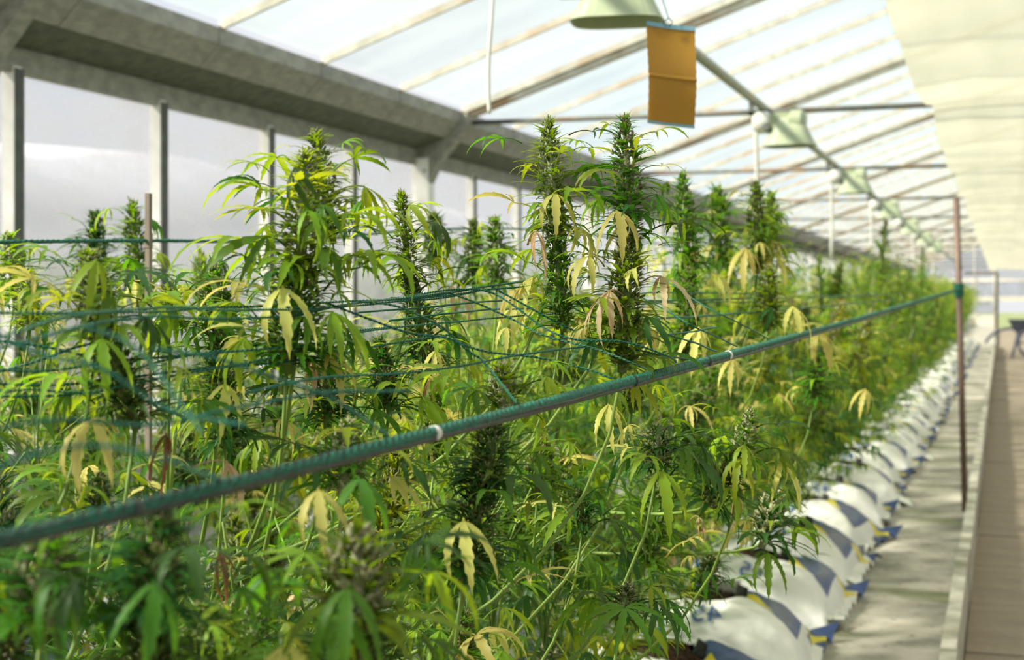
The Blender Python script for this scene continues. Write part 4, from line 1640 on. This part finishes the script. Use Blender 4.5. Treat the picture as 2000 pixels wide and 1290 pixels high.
def add_spike(pl, top, bot, fam, mat_leafs='leaf_green', frosty=False, branch=True, leaves=7, roll=None, fat=1.0, ybias=0.0, lscale=1.0, lod=False, leaf_bias=None):
    lst = SP[fam]
    core, lv, H = lst[R.randrange(len(lst))]
    bm = spike_matrix(pl.local(top), pl.local(bot), H, R.uniform(0, 2 * PI) if roll is None else roll, fat)
    o = obj('flower_spike', core, pl.root, 'calyx_frosty' if frosty else 'calyx', basis=bm)
    l = obj('sugar_leaves', lv, o, mat_leafs)
    l['kind'] = 'stuff'
    if branch:
        add_branch(pl, bot)
    d = top - bot
    if not lod:
        dq = (proj(top) or (0, 0, 9))[2]
        leaves = int(leaves * (1.55 if 1.2 < dq < 2.1 else 1.0))
        lscale *= 0.82 if dq < 1.2 else 1.0
    for i in range(leaves):
        t = (i + R.random()) / leaves
        t = 0.02 + 0.86 * t ** 1.1
        az = i * 2.39996 + R.uniform(-.6, .6)
        pet = R.uniform(0.025, 0.05)
        pos = bot + d * t + Vector((math.cos(az), math.sin(az), 0.25)) * (0.015 + pet)
        kind = R.choice(('arch', 'arch', 'hang', 'spread')) if not lod else 'low'
        if t < 0.35:
            kind = R.choice(('hang', 'arch', 'hang')) if not lod else 'low'
        s = lscale * R.uniform(0.62, 1.05) * (1 - 0.38 * t)
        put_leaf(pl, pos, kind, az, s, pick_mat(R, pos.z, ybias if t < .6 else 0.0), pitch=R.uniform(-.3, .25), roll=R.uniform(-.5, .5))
    return o


# --- bases in the three rows
row_defs = []
lab_near = {
    0: 'hemp plant closest to the viewer, blurred dark spikes at the bottom left corner',
    1: 'hemp plant with the fat pale-tipped spike left of the middle and the yellow hanging leaves',
    2: 'hemp plant with the two tallest sharp flower spikes in the middle',
    3: 'hemp plant just behind the two tallest spikes, lower spikes over the nearest bags',
    4: 'hemp plant growing from the soil at the very bottom edge, under the amber trap',
    5: 'hemp plant growing from the nearest full white bag with the 45',
}
row1 = []
for i in range(0, 46):
    y = BAGY[i]
    if i <= 5:
        pl = start_plant(ROW1_X, y, lab_near[i], None, 1.0)
    elif i <= 8:
        pl = start_plant(ROW1_X, y, ['hemp plant in the second white bag of the kerb row, pale yellow leaves low down',
                                     'hemp plant in the third white bag of the kerb row',
                                     'hemp plant in the fourth white bag of the kerb row'][i - 6], None, 1.0)
    elif i <= 18:
        pl = start_plant(ROW1_X, y, 'blurred hemp plant midway along the kerb row', 'hemp plants midway along the kerb row', 1.0)
    else:
        pl = start_plant(ROW1_X, y, 'small far hemp plant in the bright green end of the kerb row', 'far hemp plants of the kerb row', 1.0)
    row1.append(pl)
row2 = []
for i in range(15):
    row2.append(start_plant(ROW2_X, 1.93 + 0.9 * i, 'hemp plant of the middle row behind the net', 'hemp plants of the middle row', 1.0))
row3 = []
for i in range(12):
    row3.append(start_plant(ROW3_X, 1.93 + 0.9 * i, 'blurred hemp plant of the row along the left windows', 'hemp plants along the left windows', 1.0))
everyone = row1 + row2 + row3


def nearest_plant(p):
    return min(everyone, key=lambda pl: (pl.o.x - p.x) ** 2 * 0.8 + (pl.o.y - p.y) ** 2)


# --- spikes placed one by one: (tip px, tip py, foot px, foot py, depth, family, leaf material, frosty, leaves, fat, yellow bias)
KS = [
    (1220, 222, 1228, 470, 1.80, 'long', 'leaf_green', True, 10, 1.15, 0.05),
    (1228, 440, 1215, 720, 1.80, 'long', 'leaf_green', False, 10, 1.3, 0.15),
    (1070, 226, 1085, 470, 1.86, 'long', 'leaf_green', True, 10, 1.05, 0.15),
    (1085, 440, 1100, 640, 1.86, 'mid', 'leaf_green', False, 8, 0.95, 0.35),
    (598, 288, 585, 560, 1.45, 'long', 'leaf_lime', True, 15, 1.3, 0.05),
    (588, 500, 560, 720, 1.45, 'mid', 'leaf_green', False, 9, 1.35, 0.2),
    (612, 250, 650, 470, 2.5, 'long', 'leaf_green', False, 9, 1.2, 0.0),
    (783, 370, 800, 560, 2.0, 'long', 'leaf_green', False, 9, 0.95, 0.2),
    (802, 540, 835, 730, 2.0, 'mid', 'leaf_dark', False, 6, 0.95, 0.2),
    (172, 488, 190, 650, 1.32, 'mid', 'leaf_green', True, 9, 1.25, 0.1),
    (188, 610, 265, 830, 1.30, 'mid', 'leaf_dark', False, 8, 1.0, 0.1),
    (418, 512, 430, 690, 1.65, 'mid', 'leaf_green', True, 8, 1.1, 0.1),
    (430, 660, 440, 860, 1.62, 'mid', 'leaf_dark', False, 8, 1.0, 0.3),
    (335, 552, 330, 640, 1.62, 'short', 'leaf_green', True, 6, 0.9, 0.0),
    (256, 388, 275, 600, 3.0, 'long', 'leaf_green', False, 10, 1.1, 0.1),
    (186, 412, 190, 560, 3.2, 'mid', 'leaf_dark', False, 8, 1.1, 0.0),
    (15, 455, 30, 580, 2.5, 'mid', 'leaf_lime', True, 8, 1.1, 0.2),
    (52, 525, 60, 640, 2.3, 'mid', 'leaf_lime', True, 8, 1.0, 0.2),
    (392, 500, 395, 600, 2.9, 'short', 'leaf_lime', True, 6, 0.8, 0.3),
    (965, 424, 970, 560, 2.7, 'mid', 'leaf_green', True, 7, 1.0, 0.0),
    (925, 430, 925, 560, 3.2, 'mid', 'leaf_dark', False, 6, 1.0, 0.0),
    (848, 420, 850, 510, 3.3, 'short', 'leaf_dark', False, 5, 1.0, 0.0),
    (1332, 334, 1345, 560, 3.0, 'long', 'leaf_green', False, 10, 1.1, 0.2),
    (1348, 520, 1335, 700, 2.8, 'long', 'leaf_green', False, 9, 1.2, 0.3),
    (1402, 366, 1405, 520, 4.2, 'mid', 'leaf_green', False, 8, 1.3, 0.0),
    (1476, 352, 1480, 530, 3.6, 'long', 'leaf_green', False, 10, 1.2, 0.1),
    (1505, 375, 1508, 500, 4.3, 'mid', 'leaf_lime', False, 8, 1.1, 0.0),
    (1500, 520, 1500, 640, 3.2, 'mid', 'leaf_green', False, 8, 1.1, 0.2),
    (1730, 432, 1715, 590, 9.5, 'far', 'leaf_green', False, 8, 1.0, 0.0),
    (1803, 484, 1800, 570, 14.0, 'far', 'leaf_green', False, 6, 1.0, 0.0),
    (1600, 500, 1605, 600, 6.5, 'far', 'leaf_green', False, 8, 1.0, 0.1),
    # lower, in front
    (985, 712, 980, 800, 1.58, 'short', 'leaf_green', True, 6, 1.1, 0.1),
    (968, 812, 945, 960, 1.50, 'mid', 'leaf_dark', False, 8, 1.2, 0.0),
    (945, 930, 905, 1130, 1.48, 'mid', 'leaf_dark', False, 8, 1.15, 0.0),
    (700, 1040, 690, 1230, 1.0, 'short', 'leaf_green', True, 10, 1.35, 0.0),
    (690, 1190, 660, 1380, 1.02, 'short', 'leaf_dark', False, 8, 1.35, 0.1),
    (682, 825, 670, 960, 1.38, 'short', 'leaf_green', True, 8, 1.2, 0.2),
    (316, 985, 300, 1200, 0.92, 'mid', 'leaf_dark', False, 9, 1.15, 0.0),
    (300, 1150, 285, 1400, 0.93, 'mid', 'leaf_dark', False, 7, 1.15, 0.0),
    (105, 1048, 85, 1210, 0.95, 'short', 'leaf_green', True, 10, 1.4, 0.0),
    (20, 1120, 0, 1300, 1.05, 'short', 'leaf_dark', False, 7, 1.3, 0.0),
    (1466, 802, 1450, 900, 2.15, 'short', 'leaf_green', True, 8, 1.15, 0.05),
    (1450, 880, 1380, 985, 2.15, 'short', 'leaf_dark', False, 7, 1.2, 0.1),
    (1282, 832, 1285, 915, 1.95, 'short', 'leaf_dark', True, 8, 1.1, 0.1),
    (1515, 962, 1490, 1060, 2.35, 'short', 'leaf_dark', True, 7, 1.2, 0.2),
    (1228, 1140, 1215, 1210, 1.85, 'short', 'leaf_dark', True, 8, 1.2, 0.0),
    (1395, 1085, 1370, 1150, 2.5, 'short', 'leaf_dark', False, 5, 1.0, 0.1),
    (1130, 960, 1140, 1030, 2.0, 'short', 'leaf_dark', False, 6, 1.0, 0.1),
    (740, 660, 760, 800, 1.75, 'mid', 'leaf_dark', False, 7, 1.0, 0.1),
    (640, 660, 640, 830, 1.7, 'mid', 'leaf_dark', False, 7, 1.0, 0.1),
    (195, 925, 190, 1000, 1.35, 'short', 'leaf_dark', False, 6, 1.0, 0.0),
    (1595, 690, 1590, 780, 3.4, 'mid', 'leaf_green', False, 7, 1.1, 0.3),
    (1240, 730, 1235, 800, 2.1, 'short', 'leaf_dark', False, 5, 1.0, 0.1),
    (530, 1080, 525, 1150, 1.4, 'short', 'leaf_dark', False, 6, 1.0, 0.0),
    (400, 1180, 395, 1300, 1.15, 'short', 'leaf_green', False, 8, 1.2, 0.1),
    (905, 1200, 900, 1290, 1.6, 'short', 'leaf_green', False, 7, 1.1, 0.3),
    (500, 1180, 495, 1260, 1.3, 'short', 'leaf_green', True, 7, 1.1, 0.1),
    (1060, 860, 1050, 960, 2.2, 'short', 'leaf_green', False, 6, 1.0, 0.2),
    (850, 760, 850, 900, 2.1, 'mid', 'leaf_green', False, 6, 1.0, 0.3),
]
for k in KS:
    keys.append((k[0], k[1], k[3], k[4]))
# --- single leaves that stand out in the photograph: fork px, py, depth, kind, heading offset from "towards the viewer", scale, colour
def toward(pos):
    return math.atan2(-pos.y, -pos.x)


KL = [
    (1086, 378, 1.80, 'hang', 0.0, 0.85, 'leaf_yellow', 0, .05), (1205, 412, 1.74, 'hang', 0.1, 0.95, 'leaf_yellow', 1, .05),
    (1048, 452, 1.80, 'dry', 0.3, 1.0, 'leaf_tan', 0, 0), (1150, 500, 1.78, 'hang', -0.6, 0.8, 'leaf_yellow', 0, 0),
    (1190, 568, 1.76, 'hang', -0.5, 0.9, 'leaf_tan', 2, .1), (1290, 540, 1.80, 'hang', 0.9, 0.9, 'leaf_tan', 1, .0),
    (552, 562, 1.38, 'hang', 0.0, 0.95, 'leaf_yellow', 0, .1), (600, 408, 1.38, 'hang', 0.3, 0.55, 'leaf_lime', 1, .1),
    (470, 470, 1.42, 'arch', -1.3, 0.95, 'leaf_lime', 0, 0), (690, 420, 1.42, 'arch', 1.3, 1.0, 'leaf_lime', 1, 0),
    (700, 500, 1.44, 'arch', 1.1, 1.0, 'leaf_lime', 2, 0), (480, 560, 1.42, 'arch', -1.2, 0.9, 'leaf_yellow', 1, 0),
    (510, 370, 1.44, 'arch', -1.5, 0.8, 'leaf_lime', 2, -0.2), (650, 610, 1.4, 'hang', 0.8, 0.9, 'leaf_lime', 3, 0),
    (200, 662, 1.25, 'hang', 0.0, 0.8, 'leaf_lime', 0, .05), (440, 750, 1.4, 'hang', 0.0, 0.75, 'leaf_yellow', 1, .1),
    (180, 820, 1.2, 'hang', -0.5, 0.9, 'leaf_yellow', 0, 0), (130, 740, 1.2, 'arch', -1.2, 0.9, 'leaf_lime', 0, 0),
    (1188, 790, 1.85, 'hang', 0.0, 0.85, 'leaf_yellow', 2, -.15), (1240, 745, 1.9, 'hang', 0.7, 0.8, 'leaf_lime', 3, -.1),
    (622, 958, 1.1, 'hang', 0.0, 0.72, 'leaf_yellow', 0, .0), (702, 935, 1.12, 'hang', 0.2, 0.85, 'leaf_green', 1, .0),
    (905, 1018, 1.35, 'hang', 0.0, 0.9, 'leaf_yellow', 0, .05), (1290, 920, 1.9, 'hang', 0.1, 1.15, 'leaf_lime', 1, .15),
    (1445, 895, 2.1, 'hang', -0.2, 0.9, 'leaf_lime', 0, .1), (1525, 905, 2.15, 'hang', 0.7, 1.0, 'leaf_yellow', 1, .1),
    (1430, 700, 2.6, 'hang', 0.0, 0.9, 'leaf_yellow', 2, 0), (1455, 485, 3.4, 'hang', 0, 1.5, 'leaf_yellow', 2, 0),
    (1510, 490, 3.6, 'hang', 0.3, 1.4, 'leaf_yellow', 3, 0), (1220, 1188, 1.75, 'spread', 0.0, 1.0, 'leaf_green', 0, .35),
    (1690, 760, 3.6, 'hang', 0.0, 1.1, 'leaf_yellow', 2, -.2), (1600, 650, 3.3, 'hang', 0.2, 1.3, 'leaf_yellow', 3, 0),
    (1440, 970, 2.3, 'dry', 0, 0.9, 'leaf_tan', 1, 0), (1365, 1010, 2.2, 'dry', .5, .7, 'leaf_tan', 0, 0),
    (325, 850, 1.3, 'dry', 0, 0.9, 'leaf_brown', 0, 0), (610, 700, 1.5, 'dry', 0, .9, 'leaf_tan', 1, 0),
    (430, 1080, 1.2, 'dry', 0, 0.8, 'leaf_brown', 1, 0), (845, 740, 1.8, 'dry', 0, 0.8, 'leaf_brown', 0, 0),
    (300, 1140, .88, 'hang', 0.0, 0.75, 'leaf_green', 1, 0), (680, 1150, .95, 'hang', -0.1, 0.8, 'leaf_green', 0, 0),
    (110, 1120, .9, 'hang', 0.0, 0.7, 'leaf_green', 3, 0), (560, 1260, .95, 'hang', -.3, .8, 'leaf_yellow', 0, 0),
    (1040, 540, 1.9, 'hang', -.4, .8, 'leaf_yellow', 3, 0), (1130, 620, 1.85, 'hang', 0, .7, 'leaf_yellow', 2, 0),
    (1500, 1080, 2.3, 'hang', 0, 1.0, 'leaf_green', 0, 0), (1560, 1010, 2.4, 'hang', .5, .9, 'leaf_green', 1, 0),
    (1365, 640, 2.4, 'hang', 0, 1.1, 'leaf_yellow', 2, 0), (1550, 600, 2.9, 'hang', .3, 1.1, 'leaf_yellow', 0, 0),
    (850, 685, 1.9, 'hang', 0, .6, 'leaf_yellow', 2, 0), (990, 640, 1.9, 'hang', 0, .6, 'leaf_yellow', 0, 0),
    (880, 560, 2.0, 'hang', .8, .8, 'leaf_tan', 0, 0), (1000, 600, 2.1, 'hang', 0, .8, 'leaf_yellow', 1, 0),
]
for (px, py, d, kind, off, s, mt, idx, pt) in KL:
    pos = P(px, py, d)
    pl = nearest_plant(pos)
    if d < 2.1 and pl in row2 + row3:
        pl = min(row1[:5], key=lambda q: (q.o - pos).length)
    put_leaf(pl, pos, kind, toward(pos) + off, s, mt, pt, R.uniform(-.15, .15), idx)


for (tx, ty, bx_, by_, d, fam, mt, fr, nl, fat, yb) in KS:
    top, bot = P(tx, ty, d), P(bx_, by_, d)
    pl = nearest_plant(bot)
    if d < 2.1 and pl in row2 + row3:
        pl = min(row1[:5], key=lambda q: (q.o - bot).length)
    joined = any(abs(k2[0] - bx_) < 45 and abs(k2[4] - d) < 0.06 and k2[1] < by_ < k2[3] for k2 in KS if (k2[0], k2[1]) != (tx, ty))
    add_spike(pl, top, bot, fam, mt, fr, True, nl, fat=fat * (0.9 if d < 2.2 else 1.0), ybias=yb, lscale=1.0 if d < 3 else 1.1, lod=(fam == 'far'))


# --- the rest of each plant: random spikes, leaves, and masses of small leaves
def fill(pl, n_sp, n_leaf, n_fol, zlo, zhi, rmax, lod, yb):
    made = 0
    tries = 0
    while made < n_sp and tries < n_sp * 9:
        tries += 1
        a = R.uniform(0, 2 * PI)
        r_ = rmax * math.sqrt(R.uniform(0.02, 1))
        zt = R.uniform(zlo, zhi) - 0.35 * (r_ / rmax) ** 2
        L = R.uniform(0.10, 0.24) if not lod else R.uniform(0.16, 0.32)
        top = Vector((pl.o.x + r_ * math.cos(a), pl.o.y + r_ * math.sin(a), zt))
        if top.z < 0.45:
            continue
        bot = Vector((pl.o.x + r_ * 0.88 * math.cos(a), pl.o.y + r_ * 0.88 * math.sin(a), zt - L))
        mid = (top + bot) / 2
        q = proj(top)
        if q and q[2] < 1.3 and -300 < q[0] < 2200 and q[1] < 1500:
            continue
        if not visible_ok(top) or not visible_ok(bot, 20) or blocks_key(top) or blocks_key(mid):
            continue
        inside = bool(q) and -150 < q[0] < 2150
        if not inside and R.random() < 0.5:
            made += 1
            continue
        fam = 'far' if lod else ('mid' if L > 0.16 else 'short')
        add_spike(pl, top, bot, fam, R.choice(('leaf_green', 'leaf_green', 'leaf_dark', 'leaf_lime')), R.random() < 0.3, True,
                  3 if lod else 5, ybias=yb, lod=lod, lscale=1.0)
        made += 1
    for _ in range(n_leaf):
        for _t in range(6):
            a = R.uniform(0, 2 * PI)
            r_ = rmax * math.sqrt(R.uniform(0.03, 1.0))
            z = R.uniform(zlo * 0.7, zhi - 0.1) - 0.2 * (r_ / rmax) ** 2
            p = Vector((pl.o.x + r_ * math.cos(a), pl.o.y + r_ * math.sin(a), z))
            q = proj(p)
            if z > 0.4 and visible_ok(p, 25) and not blocks_key(p) and not (q and q[2] < 1.3 and q[1] < 1500):
                put_leaf(pl, p, R.choice(('arch', 'hang', 'spread', 'hang')) if not lod else 'low', a + R.uniform(-.8, .8), R.uniform(.6, 1.1),
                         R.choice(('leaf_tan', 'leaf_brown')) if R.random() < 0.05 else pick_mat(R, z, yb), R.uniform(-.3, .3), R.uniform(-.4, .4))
                break
    for _ in range(n_fol):
        for _t in range(6):
            a = R.uniform(0, 2 * PI)
            r_ = rmax * 0.85 * math.sqrt(R.uniform(0.0, 1.0))
            z = R.uniform(0.5, zhi - 0.12) - 0.2 * (r_ / rmax) ** 2
            p = Vector((pl.o.x + r_ * math.cos(a), pl.o.y + r_ * math.sin(a), z))
            q = proj(p)
            if visible_ok(p, 25) and visible_ok(p + Vector((0, 0, 0.10))) and not blocks_key(p, 130) and not (q and q[2] < 1.45 and q[1] < 1250):
                me = R.choice(FOLF if lod else FOL)
                m = Matrix.Translation(pl.local(p)) @ Matrix.Rotation(R.uniform(0, 6.28), 4, 'Z')
                o = obj('foliage', me, pl.root, R.choice(('leaf_green', 'leaf_lime', 'leaf_lime', 'leaf_yellow', 'leaf_green') if z > 1.1 or pl.o.x < -1.5 else ('leaf_green', 'leaf_dark', 'leaf_dark', 'leaf_lime', 'leaf_green')), basis=m)  # lime high and behind, darker low in front: backlight and shade as colour
                o['kind'] = 'stuff'
                break


for i, pl in enumerate(row1):
    if i <= 4:
        fill(pl, 15, 75, 16, 0.5, 1.42, 0.58, False, 0.12)
    elif i <= 8:
        fill(pl, 20, 100, 20, 0.42, 1.60, 0.60, False, 0.15)
    elif i <= 20:
        fill(pl, 18, 40, 17, 0.42, 1.72, 0.60, True, 0.08)
    else:
        fill(pl, 11, 8, 12, 0.6, 1.75, 0.55, True, 0.0)
for i, pl in enumerate(row2):
    if i < 6:
        fill(pl, 12, 44, 15, 0.5, 1.50, 0.55, False, 0.2)
    else:
        fill(pl, 10, 14, 10, 0.6, 1.65, 0.5, True, 0.1)
for i, pl in enumerate(row3):
    fill(pl, 10, 24, 12, 0.4, 1.42, 0.5, True, 0.3)

# leaves past the first 300 of a plant, joined into one part
for pl in plants:
    if not pl.extra:
        continue
    names = sorted({e[2] for e in pl.extra})
    mb = MB()
    for me, m, mat in pl.extra:
        co = np.empty(len(me.vertices) * 3)
        me.vertices.foreach_get('co', co)
        a = np.array(m)
        mb.add(co.reshape(-1, 3) @ a[:3, :3].T + a[:3, 3], [tuple(p.vertices) for p in me.polygons], names.index(mat))
    o = obj('more_leaves', mb.mesh('more_leaves', names, True), pl.root)
    o['kind'] = 'stuff'

print('OBJECTS', len(bpy.data.objects), 'TRIS', sum(len(m.polygons) for m in bpy.data.meshes) * 2)
